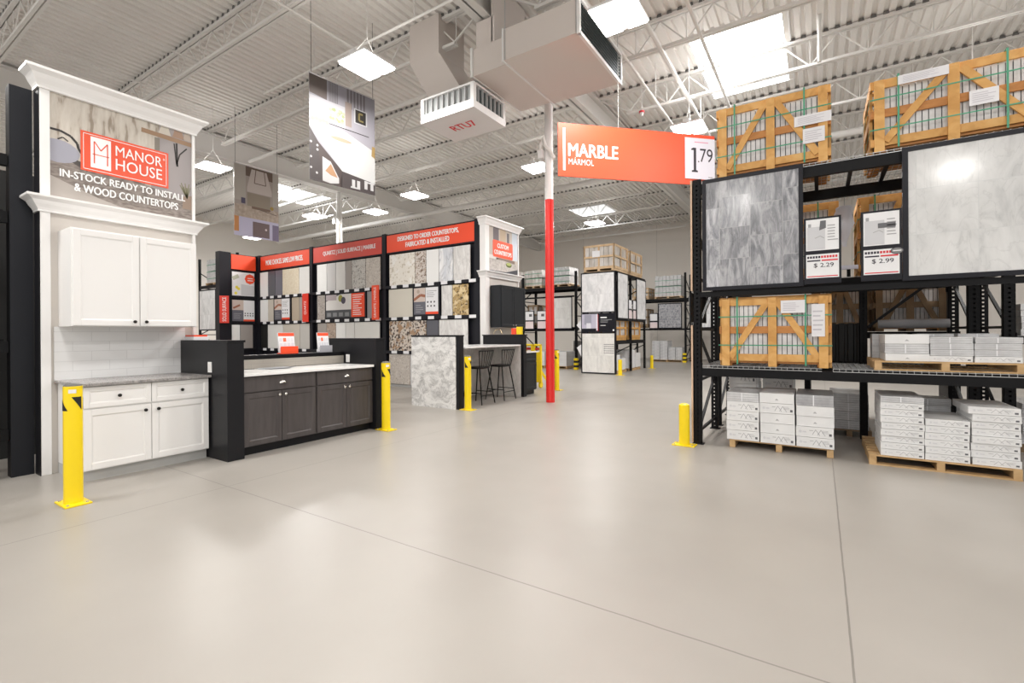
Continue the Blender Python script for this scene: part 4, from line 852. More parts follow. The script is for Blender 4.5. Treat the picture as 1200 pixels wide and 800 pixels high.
def diffuser():
    t = thing('ceiling_diffuser', 'square white air diffuser marked RTU7 with dark slots on its sides', 'air diffuser', (-5.22, 6.6, 5.0))
    x0, x1, y0, y1, z0, z1 = -5.80, -4.64, 6.1, 7.02, 5.0, 5.42
    MB().box(x0, x1, y0, y1, z0, z0 + 0.035, ductw).box(x0 + .05, x1 - .05, y0 + .05, y1 - .05, z0 + .035, z1, mat('diffuser_inner', (0.45, 0.44, 0.43))).box(x0, x1, y0, y1, z1 - 0.03, z1, ductw).build('casing', t, bevel=0.003)
    for (a, b, c, d) in ((x0, x0 + .07, y0, y0 + .07), (x1 - .07, x1, y0, y0 + .07), (x0, x0 + .07, y1 - .07, y1), (x1 - .07, x1, y1 - .07, y1)): MB().box(a, b, c, d, z0 + .035, z1 - .03, ductw).build('corner_post', t)
    MB().box(x0 + .07, x1 - .07, y0 + 0.0, y0 + .03, z0 + .035, z0 + .14, ductw).build('side_lip', t); MB().box(x1 - .03, x1, y0 + .07, y1 - .07, z0 + .035, z0 + .12, ductw).build('side_lip', t)
    mb = MB(); k = x0 + 0.13
    while k < x1 - 0.1: mb.box(k, k + .008, y0 + .004, y0 + .05, z0 + .14, z1 - .03, mat('vane_grey', (0.5, 0.5, 0.5))); k += 0.12
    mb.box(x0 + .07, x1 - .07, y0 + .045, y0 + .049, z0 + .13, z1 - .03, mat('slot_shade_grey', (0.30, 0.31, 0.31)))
    k = y0 + 0.14
    while k < y1 - 0.1: mb.box(x1 - .05, x1 - .004, k, k + .008, z0 + .12, z1 - .03, mat('vane_grey', (0, 0, 0))); k += 0.12
    mb.box(x1 - 0.049, x1 - 0.045, y0 + .07, y1 - .07, z0 + .13, z1 - .04, grillem); mb.build('vane', t)
    mb = MB(); f = Face(mb, (x0, y1, z0), (1, 0, 0), (0, -1, 0)); f.text('RTU7', 0.33, 0.36, 0.83, 0.56, textr, 0.02, 0.002); mb.build('lettering', t, 'red painted lettering')
    # drop ducts leaning up to the roof
    a = [(x0 + .1, y0 + .15, z1), (x1 - .35, y0 + .15, z1), (x1 - .35, y1 - .1, z1), (x0 + .1, y1 - .1, z1)]; b = [(x0 - .55, y0 + .3, 6.35), (x1 - 1.0, y0 + .3, 6.35), (x1 - 1.0, y1 + .1, 6.35), (x0 - .55, y1 + .1, 6.35)]
    c = [(p[0], p[1], ZD) for p in b]
    MB().add(a + b + c, [(0, 1, 5, 4), (1, 2, 6, 5), (2, 3, 7, 6), (3, 0, 4, 7), (4, 5, 9, 8), (5, 6, 10, 9), (6, 7, 11, 10), (7, 4, 8, 11), (8, 9, 10, 11), (3, 2, 1, 0)], ductm).build('drop_duct', t)
diffuser()
# red sprinkler heads / alarm
setp(MB().tube([(-3.30, 10.5, 6.25), (-3.30, 10.5, 6.29)], 0.06, mat('alarm_red', (0.6, 0.02, 0.03)), 14).tube([(-3.30, 10.5, 6.18), (-3.30, 10.5, 6.25)], [0.02, 0.05], white, 12).tube([(-3.3, 10.5, 6.29), (-3.3, 10.5, ZD)], 0.008, steelw, 6).build('sprinkler_head'), 'small red and white sprinkler head above the marble sign', 'sprinkler')
# banners
def banner(O, U, w, h, draw, label, topz=ZD):
    O = Vector(O); U = Vector(U).normalized(); t = thing('hanging_banner', label, 'banner', tuple(O + U * w / 2)); N = U.cross(Vector((0, 0, 1)))
    mb = MB(); mb.prism([O, O + U * w, O + U * w + Vector((0, 0, h)), O + Vector((0, 0, h))], (0, 0, 0), -N * 0.004, paper); f = Face(mb, O, U, (0, 0, 1)); f.clip = (w, h); draw(f, w, h); mb.build('printed_cloth', t, 'printed kitchen photo')
    mb = MB(); mb.tube([O + Vector((0, 0, h)), O + U * w + Vector((0, 0, h))], 0.012, galv, 8); mb.build('top_rail', t)
    mb = MB()
    for s in (0.03, 0.97): mb.tube([O + U * w * s + Vector((0, 0, h)), Vector(((O + U * w * s).x, (O + U * w * s).y, topz))], 0.004, blackd, 5)
    mb.build('hanging_wire', t); return t
def d1(f, w, h):
    pc = lambda n, c: mat('banner_' + n, tuple(x * 0.42 for x in c), 0.6)
    f.rect(0, 0, w, h, pc('lilac', (0.52, 0.50, 0.56)), 0.001)
    f.poly([(0, h * .82), (w * .25, h * .80), (w * .25, h), (0, h)], pc('brown', (0.20, 0.155, 0.14)), .002)
    for a, b in ((.28, .42), (.55, .86)):
        for k in range(6): f.rect(w * (a + (b - a) * k / 6), h * .80, w * (a + (b - a) * (k + .55) / 6), h, pc('stripe', (0.27, 0.24, 0.26)), .002)
    f.rect(0, h * .58, w * .52, h * .80, pc('white_cupboard', (0.78, 0.77, 0.82)), .0022)
    f.rect(w * .52, h * .62, w * .62, h * .86, pc('brown2', (0.45, 0.36, 0.32)), .0025)
    f.rect(w * .66, h * .68, w * .87, h * .83, pc('frame_white', (0.8, 0.8, 0.82)), .0025); f.rect(w * .68, h * .69, w * .85, h * .82, pc('black', (0.03, 0.025, 0.02)), .003)
    f.line([(w * .74, h * .72), (w * .74, h * .79), (w * .80, h * .79)], 0.035, pc('ochre', (0.35, 0.28, 0.1)), .0035); f.line([(w * .74, h * .72), (w * .81, h * .72)], 0.03, pc('ochre', (0, 0, 0)), .0035)
    f.line([(w * .28, h * .585), (w * .9, h * .585)], 0.015, pc('black', (0, 0, 0)), .003)
    rnd = random.Random(5)
    for k in range(22): f.disc(w * (.40 + rnd.uniform(-.1, .1)), h * (.68 + rnd.uniform(-.06, .06)), 0.03, pc('leaf%d' % (k % 2), [(0.52, 0.60, 0.30), (0.68, 0.72, 0.50)][k % 2]), .003 + k * 1e-5, 7)
    f.poly([(0, h * .56), (w, h * .38), (w, h * .12), (w * .47, h * .16), (0, h * .50)], pc('white_top', (0.90, 0.90, 0.89)), .003)
    f.poly([(0, h * .56), (w * .5, h * .56), (w * .95, h * .46), (w, h * .38), (w * .4, h * .49)], pc('white_top', (0, 0, 0)), .0029)
    for k in range(5): f.disc(w * (.05 + .05 * k), h * (.585 + .01 * (k % 2)), 0.035, pc('pinkish', (0.62, 0.48, 0.45)), .0035 + k * 1e-5, 8)
    f.disc(w * .46, h * .465, 0.20, pc('board', (0.66, 0.48, 0.34)), .0035, 18, 0.035)
    f.poly([(w * .94, h * .40), (w, h * .38), (w, h * .50), (w * .95, h * .50)], pc('amber', (0.55, 0.36, 0.12)), .0035)
    f.poly([(0, 0), (0, h * .50), (w * .12, h * .38), (w * .17, 0)], pc('dark_rail', (0.075, 0.055, 0.055)), .0036)
    f.poly([(w * .12, h * .38), (w * .47, h * .16), (w * .47, 0), (w * .15, 0)], pc('dark_rail2', (0.09, 0.06, 0.055)), .0035)
    f.poly([(w * .47, h * .16), (w, h * .12), (w, 0), (w * .44, 0)], pc('dark_rail', (0, 0, 0)), .0035)
    f.poly([(w * .18, h * .02), (w * .18, h * .25), (w * .30, h * .22), (w * .42, h * .08), (w * .42, h * .03), (w * .3, h * .01)], pc('white_chair', (0.85, 0.84, 0.84)), .004)
    f.poly([(w * .22, h * .12), (w * .3, h * .2), (w * .40, h * .08), (w * .3, h * .09)], pc('peach', (0.66, 0.36, 0.18)), .0043)
    for a in ((.62, .02), (.70, .02), (.82, .04), (.92, .04)): f.rect(w * a[0], h * a[1], w * (a[0] + .05), h * (a[1] + .085), pc('white_chair', (0, 0, 0)), .004)
    f.rect(w * .60, h * .02, w * .74, h * .035, pc('white_chair', (0, 0, 0)), .0042); f.rect(w * .82, h * .105, w * .99, h * .12, pc('white_chair', (0, 0, 0)), .0042)
    for u, v in ((.02, .36), (.11, .34), (.02, .22), (.11, .30), (.02, .12), (.1, .08)): f.disc(w * u, h * v, 0.02, pc('white_chair', (0, 0, 0)), .004, 8)
ang = math.radians(12)
banner((-7.0, 4.76, 3.90), (math.sin(ang) * -0.0 + 0.13, 1, 0), 1.24, 1.76, d1, 'tall hanging banner with photo of white kitchen island and plant')
def d2(f, w, h):
    pc = lambda n, c: mat('banner2_' + n, c, 0.5)
    f.rect(0, 0, w, h, pc('taupe', (0.34, 0.30, 0.27)), 0.001); f.rect(0, h * .5, w * .25, h, pc('panel', (0.40, 0.37, 0.33)), .002); f.rect(w * .86, h * .5, w, h, pc('panel', (0, 0, 0)), .002)
    f.rect(w * .25, h * .86, w * .86, h, pc('dark', (0.13, 0.09, 0.07)), .002)
    f.poly([(w * .28, h * .70), (w * .38, h * .97), (w * .72, h * .97), (w * .84, h * .70), (w * .84, h * .64), (w * .28, h * .64)], pc('hood', (0.50, 0.45, 0.42)), .003)
    f.line([(w * .44, h * .78), (w * .48, h * .99), (w * .66, h * .99), (w * .70, h * .78), (w * .44, h * .78)], 0.02, pc('lantern', (0.12, 0.08, 0.06)), .004)
    f.rect(w * .28, h * .44, w * .80, h * .63, pc('splash', (0.26, 0.22, 0.17)), .003); f.rect(w * .15, h * .46, w * .24, h * .54, pc('plum', (0.06, 0.05, 0.10)), .003); f.disc(w * .84, h * .47, 0.05, pc('ochre', (0.32, 0.22, 0.04)), .003, 10)
    f.rect(0, h * .27, w, h * .44, noisy('banner2_granite', [(0.3, (0.30, 0.24, 0.19)), (0.7, (0.46, 0.38, 0.31))], 12, 4, 0.5), .0035); f.rect(w * .38, h * .41, w * .8, h * .445, pc('cooktop', (0.16, 0.10, 0.07)), .004); f.line([(w * .5, h * .42), (w * .95, h * .38)], 0.02, pc('dark', (0, 0, 0)), .0042)
    f.rect(0, 0, w, h * .27, pc('violet', (0.44, 0.42, 0.56)), .0036); f.rect(0, h * .06, w * .1, h * .27, pc('orange', (0.48, 0.20, 0.05)), .004)
    f.rect(w * .4, h * .02, w * .78, h * .23, pc('oven', (0.13, 0.085, 0.085)), .004); f.disc(w * .7, h * .14, 0.03, pc('glint', (0.6, 0.5, 0.5)), .0045, 8); f.rect(w * .85, 0, w, h * .23, pc('oven2', (0.15, 0.12, 0.2)), .004)
banner((-12.2, 6.20, 3.86), (0, 1, 0), 1.16, 1.80, d2, 'smaller hanging banner with photo of a kitchen range hood')
# marble sign
P0 = Vector((-3.33, 6.49, 0)); P1 = Vector((-1.43, 8.38, 0)); U = (P1 - P0).normalized(); L = (P1 - P0).length; N = U.cross(Vector((0, 0, 1)))
t = thing('hanging_sign', 'big orange red hanging MARBLE sign with white price card', 'sign', (-2.4, 7.4, 3.7)); z0 = 3.755; hh = 0.815; O = P0 + Vector((0, 0, z0))
mb = MB(); mb.prism([O, O + U * L, O + U * L + Vector((0, 0, hh)), O + Vector((0, 0, hh))], (0, 0, 0), -N * 0.025, mat('sign_orange', (0.86, 0.095, 0.035), 0.4)); mb.build('sign_board', t, 'orange red board')
mb = MB(); f = Face(mb, O, U, (0, 0, 1))
f.rect(0.075, 0.09, 0.115, 0.74, textw, 0.002); f.text('MARBLE', 0.165, 0.315, 0.975, 0.51, textw, 0.022, 0.002); f.text('MÁRMOL', 0.165, 0.185, 0.575, 0.30, textw, 0.0, 0.002); mb.build('lettering', t, 'white lettering')
t2 = mb = MB(); f = Face(mb, O + N * 0.008, U, (0, 0, 1)); c0, c1 = L - 0.545, L - 0.005
mb.prism([f.P(c0, 0.09, 0), f.P(c1, 0.09, 0), f.P(c1, 0.755, 0), f.P(c0, 0.755, 0)], (0, 0, 0), N * 0.003, card); f.rect(c0 + .17, 0.68, c1 - .12, 0.695, mat('pink_print', (0.7, 0.3, 0.45)), 0.004)
f.poly([(c0 + .12, .20), (c0 + .23, .20), (c0 + .23, .225), (c0 + .20, .235), (c0 + .20, .595), (c0 + .15, .595), (c0 + .11, .575), (c0 + .11, .555), (c0 + .155, .555), (c0 + .155, .235), (c0 + .12, .225)], textk, 0.004)
f.text('79', c0 + .27, .37, c0 + .50, .59, textk, 0.0, 0.004); f.disc(c0 + .245, .375, .012, textk, 0.004, 8); f.rect(c0 + .42, .12, c0 + .50, .135, textg, .004)
mb.build('price_card', t, 'white price card reading 1.79')
mb = MB()
for s in (0.37, 0.93): mb.tube([O + U * L * s + Vector((0, 0, hh)) - N * .012, Vector(((O + U * L * s).x, (O + U * L * s).y, ZD)) - N * .012], 0.004, steelw, 5)
mb.build('hanging_wire', t)

# ------------------------------------------------------------------ pallet racking
def post(x0, x1, y0, y1, z0, z1, closed=False):
    """C-shaped upright with real punched slots in the face"""
    mb = MB(); w = x1 - x0; t_ = 0.005
    mb.box(x0, x0 + t_, y0, y1, z0, z1, blacks); mb.box(x1 - t_, x1, y0, y1, z0, z1, blacks)
    c0, c1 = x0 + w * 0.40, x0 + w * 0.62
    mb.box(x0, c0, y0, y0 + t_, z0, z1, blacks); mb.box(c1, x1, y0, y0 + t_, z0, z1, blacks); z = z0
    while z < z1: mb.box(c0, c1, y0, y0 + t_, z, min(z + 0.032, z1), blacks); z += 0.052
    mb.box(x0, x0 + w * .2, y1 - t_, y1, z0, z1, blacks); mb.box(x1 - w * .2, x1, y1 - t_, y1, z0, z1, blacks)
    if closed: mb.box(x0 + w * .2, x1 - w * .2, y1 - t_, y1, z0, z1, blacks)
    return mb
def frame(t, x, yf, yb, h, w=0.085):
    for y in (yf, yb - 0.07): post(x, x + w, y, y + 0.07, 0.01, h, y == yf).build('upright_post', t)
    for y in (yf, yb - 0.07): MB().box(x - 0.02, x + w + 0.02, y - 0.01, y + 0.09, 0, 0.01, blacks).build('base_plate', t)
    z = 0.15; k = 0; c = x + w / 2
    while z + 0.6 < h:
        MB().bar((c, yf + .07, z), (c, yb - .07, z), 0.03, 0.03, blacks).build('brace', t)
        a, b = ((yf + .07, yb - .07) if k % 2 == 0 else (yb - .07, yf + .07)); MB().bar((c, a, z + 0.02), (c, b, z + 0.58), 0.03, 0.03, blacks).build('brace', t); z += 0.62; k += 1
def beam(t, x0, x1, y, z, h=0.11, d=0.05, name='beam'):
    MB().box(x0, x1, y, y + d, z, z + h, blacks).box(x0, x0 + 0.01, y - 0.008, y + d, z - 0.06, z + h + 0.05, blacks).box(x1 - 0.01, x1, y - 0.008, y + d, z - 0.06, z + h + 0.05, blacks).build(name, t)
def wire_deck(t, x0, x1, yf, yb, z, lip=True, sx=0.055, sy=0.12):
    mb = MB(); x = x0
    while x <= x1:
        mb.box(x - .002, x + .002, yf, yb, z, z + .004, galv)
        if lip: mb.box(x - .002, x + .002, yf - .004, yf, z - .028, z + .004, galv)
        x += sx
    y = yf
    while y <= yb: mb.box(x0, x1, y - .002, y + .002, z - .004, z, galv); y += sy
    if lip: mb.box(x0, x1, yf - .006, yf - .002, z - .030, z - .024, galv)
    mb.build('wire_deck', t, 'galvanised wire mesh deck'); mb = MB(); x = x0 + 0.2
    while x < x1: mb.box(x - .02, x + .02, yf + .02, yb - .02, z - .035, z - .006, blacks); x += 0.32
    mb.build('deck_channel', t)
FY, BY = 6.06, 7.22
t = thing('pallet_rack', 'black steel pallet rack at the right, nearest bay with crates on top', 'rack', (0, FY, 0), 'black pallet racks')
R1 = t
frame(t, -1.285, FY, BY, 3.20); frame(t, 2.40, FY, BY, 3.18)
for y in (FY - 0.005, BY - 0.05):
    beam(t, -1.20, 2.40, y, 3.02, 0.125); beam(t, -1.20, 2.40, y, 0.83, 0.10)
wire_deck(t, -1.18, 2.38, FY + 0.0, BY, 3.165)
wire_deck(t, -1.18, 0.02, FY, BY, 0.955); wire_deck(t, 0.12, 2.38, FY, BY, 0.955)
MB().box(-1.2, 2.4, FY - 0.03, FY + 0.01, 1.775, 1.835, blacks).build('panel_rail', t)
setp(MB().box(-1.315, -1.295, FY + .0, FY + 0.16, 0.02, 1.44, plywood).box(-1.315, -1.295, FY, FY + 0.16, 1.86, 3.20, plywood).build('plywood_strip', t), 'bare plywood edge strips')
setp(MB().box(-1.345, -1.325, FY + 0.05, FY + 1.0, 1.48, 1.84, blacks).box(-1.352, -1.345, FY + 0.07, FY + 0.98, 1.5, 1.82, whitemarb3).build('tile_sample_board'), 'dark edged tile board mounted on the end of the right rack', 'tile board')
t = thing('pallet_rack', 'second black pallet rack standing back to back behind the right rack', 'rack', (0, 7.5, 0), 'black pallet racks')
frame(t, -1.285, 7.42, 8.5, 3.2); frame(t, 1.43, 7.42, 8.5, 3.2, 0.11); frame(t, 1.72, 7.42, 8.5, 3.2, 0.10); post(0.42, 0.50, 7.34, 7.41, 0.01, 1.93, True).build('upright_post', t); MB().bar((0.50, 7.37, 1.40), (1.10, 7.37, 1.93), 0.04, 0.03, blacks).build('brace', t)
for y in (7.42, 8.45): beam(t, -1.2, 1.43, y, 1.93, 0.11); beam(t, -1.2, 1.43, y, 0.83, 0.1); beam(t, 1.82, 3.7, y, 1.2, 0.08)
wire_deck(t, -1.18, 1.2, 7.44, 8.5, 2.05, False); wire_deck(t, -1.18, 1.2, 7.44, 8.5, 0.945, False); wire_deck(t, 1.84, 3.7, 7.44, 8.5, 1.29, False); frame(t, 3.7, 7.42, 8.5, 3.2)
# framed tile panels on the front of the right rack
def tile_panel(x0, x1, y, z0, z1, m, label, fr=0.04, thick=0.03, frm=None, cut=None):
    t = thing('tile_display_panel', label, 'tile panel', ((x0 + x1) / 2, y, z0), 'framed tile display panels'); frm = frm or navyblack
    MB().box(x0, x1, y, y + thick, z0, z0 + fr, frm).box(x0, x1, y, y + thick, z1 - fr, z1, frm).box(x0, x0 + fr, y, y + thick, z0 + fr, z1 - fr, frm).box(x1 - fr, x1, y, y + thick, z0 + fr, z1 - fr, frm).build('frame', t)
    MB().box(x0 + fr, x1 - fr, y + 0.008, y + thick, z0 + fr, z1 - fr, m).build('tile_surface', t); return t
tile_panel(-1.165, -0.14, FY - 0.065, 1.845, 3.16, greymarb, 'framed panel of grey veined marble tiles at the left of the right rack', 0.042)
tile_panel(0.69, 1.78, FY - 0.065, 1.845, 3.145, whitemarb, 'large framed panel of pale white marble tiles at the right edge', 0.045)
def price_holder(x0, x1, price, label, badge=False):
    y = FY - 0.075; t = thing('price_sign', label, 'sign', ((x0 + x1) / 2, y, 1.85), 'price signs on the right rack'); MB().box(x0, x1, y + .004, y + .02, 1.86, 2.56, navyblack).build('holder', t)
    mb = MB(); f = Face(mb, (x0, y + 0.003, 1.86), *YF); w = x1 - x0
    f.rect(.02, .35, w - .02, .68, mat('leaflet_white', (0.78, 0.78, 0.79), 0.35)); f.rect(.03, .36, w * .58, .60, mat('leaflet_grey', (0.58, 0.58, 0.60), 0.35), .002)
    if badge: f.rect(w * .42, .52, w * .85, .57, mat('leaflet_dark', (0.12, 0.12, 0.13)), .003)
    else: f.poly([(w * .42, .56), (w * .6, .58), (w * .6, .66), (w * .45, .66)], mat('leaflet_dark', (0.12, 0.12, 0.13)), .003)
    f.lines(w * .64, .44, w * .92, .62, 6, textg, .003); f.line([(w * .3, .48), (w * .45, .5), (w * .55, .475)], .006, textg, .003); f.rect(w * .12, .60, w * .2, .635, textg, .003); mb.build('leaflet', t, 'white product leaflet')
    mb = MB(); f = Face(mb, (x0, y + 0.003, 1.86), *YF); f.rect(.02, .06, w - .02, .31, mat('leaflet_white', (0, 0, 0))); [f.rect(.03 + k * w * .075, .268, .03 + (k + .75) * w * .075, .292, textk if k < 5 else textr, .002) for k in range(11)]
    f.rect(.03, .235, w * .45, .25, textk, .002); f.rect(w * .48, .235, w - .03, .25, textr, .002); f.text('$ ' + price, w * .27, .165, w * .80, .215, textk, .01, .002); f.rect(.03, .072, w - .03, .082, textr, .002)
    if badge: f.disc(w * .88, .285, .052, textk, .003, 20, .034); f.disc(w * .88, .285, .045, mat('badge_grey', (0.2, 0.2, 0.2)), .004, 20, .027); f.rect(w * .78, .28, w * .98, .29, paper, .005)
    mb.build('price_card', t, 'white price card reading $ ' + price)
price_holder(-0.135, 0.195, '2.29', 'framed leaflet and price sign reading $ 2.29'); price_holder(0.36, 0.685, '2.99', 'framed leaflet and price sign reading $ 2.99', True)

# ------------------------------------------------------------------ crates, pallets and cartons
def crate(x0, x1, y0, y1, z0, z1, label, group='slatted wooden tile crates', papers=(), wood=woodc, bw=0.085, simple=False, straps=True, legz=0.06):
    t = thing('wooden_crate', label, 'crate', ((x0 + x1) / 2, (y0 + y1) / 2, z0), group); w = x1 - x0; h = z1 - z0; th = 0.022; xm = (x0 + x1) / 2
    mb = MB(); n = int(w / 0.055); a = x0 + 0.07; st = (w - 0.14) / n; zl = z0 + legz + 0.06; zm = zl + (z1 - zl) * 0.47
    for i in range(n):
        q = random.uniform(0, .012)
        for (za, zb) in ((zl, zm - .01), (zm + .01, z1 - 0.07)):
            mb.box(a + i * st, a + (i + 1) * st - 0.008, y0 + 0.05 + q, y1 - 0.05, za, zb - random.uniform(0, .01), slabm)
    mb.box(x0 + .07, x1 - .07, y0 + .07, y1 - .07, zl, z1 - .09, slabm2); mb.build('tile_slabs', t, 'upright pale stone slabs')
    for yy, s in ((y0, 1), (y1, -1)):
        ys = sorted((yy, yy + s * th)); yi = sorted((yy + s * th, yy + s * th * 2))
        for xx in (x0 + 0.03, xm - bw / 2, x1 - 0.03 - bw): MB().box(xx, xx + bw, ys[0], ys[1], z0, z1 - 0.005, wood).build('post_plank', t, bevel=0.002)
        for zz, m_ in ((z0 + legz, wood), (z0 + h * 0.48, woodd if wood is woodc else wood), (z1 - bw, wood)): MB().box(x0, x1, yi[0], yi[1], zz, zz + bw * .95, m_).build('rail', t, bevel=0.002)
        if not simple or s == 1:
            yd = (yi[0] + yi[1]) / 2 - s * 0.004
            for sg in (-1, 1): MB().bar((xm + sg * (w / 2 - 0.12), yd - s * 0.012, z0 + legz + 0.04), (xm + sg * 0.05, yd - s * 0.012, z1 - 0.05), 0.022, bw * 0.8, wood, (0, 1, 0) if False else (0, 0, 1)).build('diagonal_brace', t)
    for xx, s in ((x0, 1), (x1, -1)):
        xs = sorted((xx, xx + s * th))
        for zz in (z0 + legz, z0 + h * 0.48, z1 - bw): MB().box(xs[0], xs[1], y0 + .045, y1 - .045, zz, zz + bw, wood).build('rail', t)
        for yy in (y0 + .10, y1 - .2): MB().box(xs[0] - 0.003, xs[1] + .003, yy, yy + bw, z0 + .0, z1, wood).build('post_plank', t)
    for i in range(4):
        yy = y0 + 0.06 + i * (y1 - y0 - 0.2) / 3; MB().box(x0, x1, yy, yy + bw, z1 - 0.004, z1 + 0.014, wood).build('top_plank', t)
    MB().box(x0 + .04, x1 - .04, y0 + .05, y1 - .05, z0 + legz * .6, z0 + legz + .03, woodd).build('floor_plank', t)
    for xx in (x0 + .05, xm - .04, x1 - .13): MB().box(xx, xx + .08, y0 + .05, y1 - .05, z0, z0 + legz * .6, woodd).build('runner', t)
    if straps:
        s = 0.012
        def loop(mbx, f_): 
            for q in f_: mbx.box(*q, strapm)
        for xx in (x0 + w * .17, x0 + w * .78): MB().box(xx, xx + s * 1.3, y0 - .004, y0 - .001, z0 + .02, z1 + .016, strapm).box(xx, xx + s * 1.3, y0 - .004, y1 + .004, z1 + .014, z1 + .018, strapm).build('strap', t, 'green plastic strap')
        for zz in (z0 + h * .30, z0 + h * .72): MB().box(x0 - .004, x1 + .004, y0 - .006, y0 - .003, zz, zz + s, strapm).box(x0 - .006, x0 - .003, y0, y1, zz, zz + s, strapm).box(x1 + .003, x1 + .006, y0, y1, zz, zz + s, strapm).build('strap', t, 'green plastic strap')
    for (u0, v0, u1, v1) in papers:
        mb = MB().box(x0 + u0, x0 + u1, y0 - .010, y0 - .007, z0 + v0, z0 + v1, mat('crate_label_paper', (0.74, 0.73, 0.75), 0.4)); f = Face(mb, (x0 + u0, y0 - .0105, z0 + v0), *YF)
        f.lines((u1 - u0) * .1, (v1 - v0) * .15, (u1 - u0) * .9, (v1 - v0) * .85, 5, mat('faint_print', (0.52, 0.50, 0.54)), .001); mb.build('paper_label', t, 'white paper shipping label')
    return t
crate(-1.02, 0.115, FY + 0.02, 7.05, 3.17, 3.99, 'pine crate of stone slabs on top of the rack above the grey tile panel', papers=((.80, .42, 1.14, .53), (.88, .22, 1.08, .38)))
crate(0.45, 1.72, FY + 0.02, 7.05, 3.17, 3.90, 'pine crate of stone slabs on top of the rack at the right edge', papers=((.22, .63, .60, .72), (.74, .28, .94, .42)))
crate(-1.0, 0.11, FY + 0.02, 7.05, 0.96, 1.745, 'pine crate of stone slabs on the middle shelf of the right rack', papers=((.64, .60, .87, .74), (.93, .34, 1.05, .69)))
crate(-0.85, 0.22, 7.5, 8.4, 2.06, 3.05, 'pine crate seen behind the $ 2.29 sign on the rear rack', papers=())
crate(0.42, 1.40, 7.5, 8.4, 2.06, 3.05, 'pine crate seen behind the $ 2.99 sign on the rear rack', papers=())
crate(-0.1, 0.62, 8.7, 9.6, 1.35, 2.05, 'weathered brown crate far behind the middle shelf crate', wood=oldwood, straps=False, simple=True)
crate(0.66, 1.5, 8.7, 9.6, 1.35, 2.05, 'weathered brown crate far behind the white cartons on the middle shelf', wood=oldwood, straps=False, simple=True)
setp(MB().box(-0.2, 1.6, 8.68, 9.62, 1.25, 1.345, blacks).box(-.2, -.12, 8.68, 9.6, 0, 1.25, blacks).box(1.52, 1.6, 8.68, 9.6, 0, 1.25, blacks).build('steel_bench'), 'dark steel stand under the weathered brown crates', 'stand')
mb = MB(); mb.tube([(0.60, 7.28, 1.44), (0.9, 7.28, 1.44), (1.25, 7.28, 1.44)], [.05, .055, .05], mat('grey_tarp', (0.22, 0.22, 0.23), 0.6), 12); setp(mb.build('tarpaulin_roll', smooth=True), 'grey rolled tarpaulin lying behind the cartons on the middle shelf', 'roll')
# white plastic bag hanging between the price signs
mb = MB(); rr = [.05, .085, .10, .09, .06, .03, .02]; zz = [2.93, 2.9, 2.8, 2.7, 2.6, 2.47, 2.42]
K = 14; vs = []
for r_, z_ in zip(rr, zz):
    for i in range(K):
        a = 2 * PI * i / K; q = r_ * (1 + .22 * math.sin(3 * a + z_ * 40)); vs.append((0.27 + q * math.cos(a), 7.30 + .5 * q * math.sin(a), z_))
mb.add(vs, [(j * K + i, j * K + (i + 1) % K, (j + 1) * K + (i + 1) % K, (j + 1) * K + i) for j in range(len(rr) - 1) for i in range(K)] + [tuple(range(K))[::-1]], mat('plastic_bag', (0.80, 0.79, 0.84), 0.25)); mb.tube([(0.27, 7.30, 2.92), (0.27, 7.2, 3.03)], .004, galv, 5)
setp(mb.build('plastic_bag', smooth=True), 'crumpled white plastic bag hanging between the two price signs', 'bag')
setp(MB().box(0.10, 0.42, 7.455, 7.495, 2.15, 2.20, card).box(.18, .22, 7.47, 7.49, 2.055, 2.15, blacks).box(.3, .34, 7.47, 7.49, 2.055, 2.15, blacks).build('white_bar'), 'short white bar behind the gap between the price signs', 'bar')

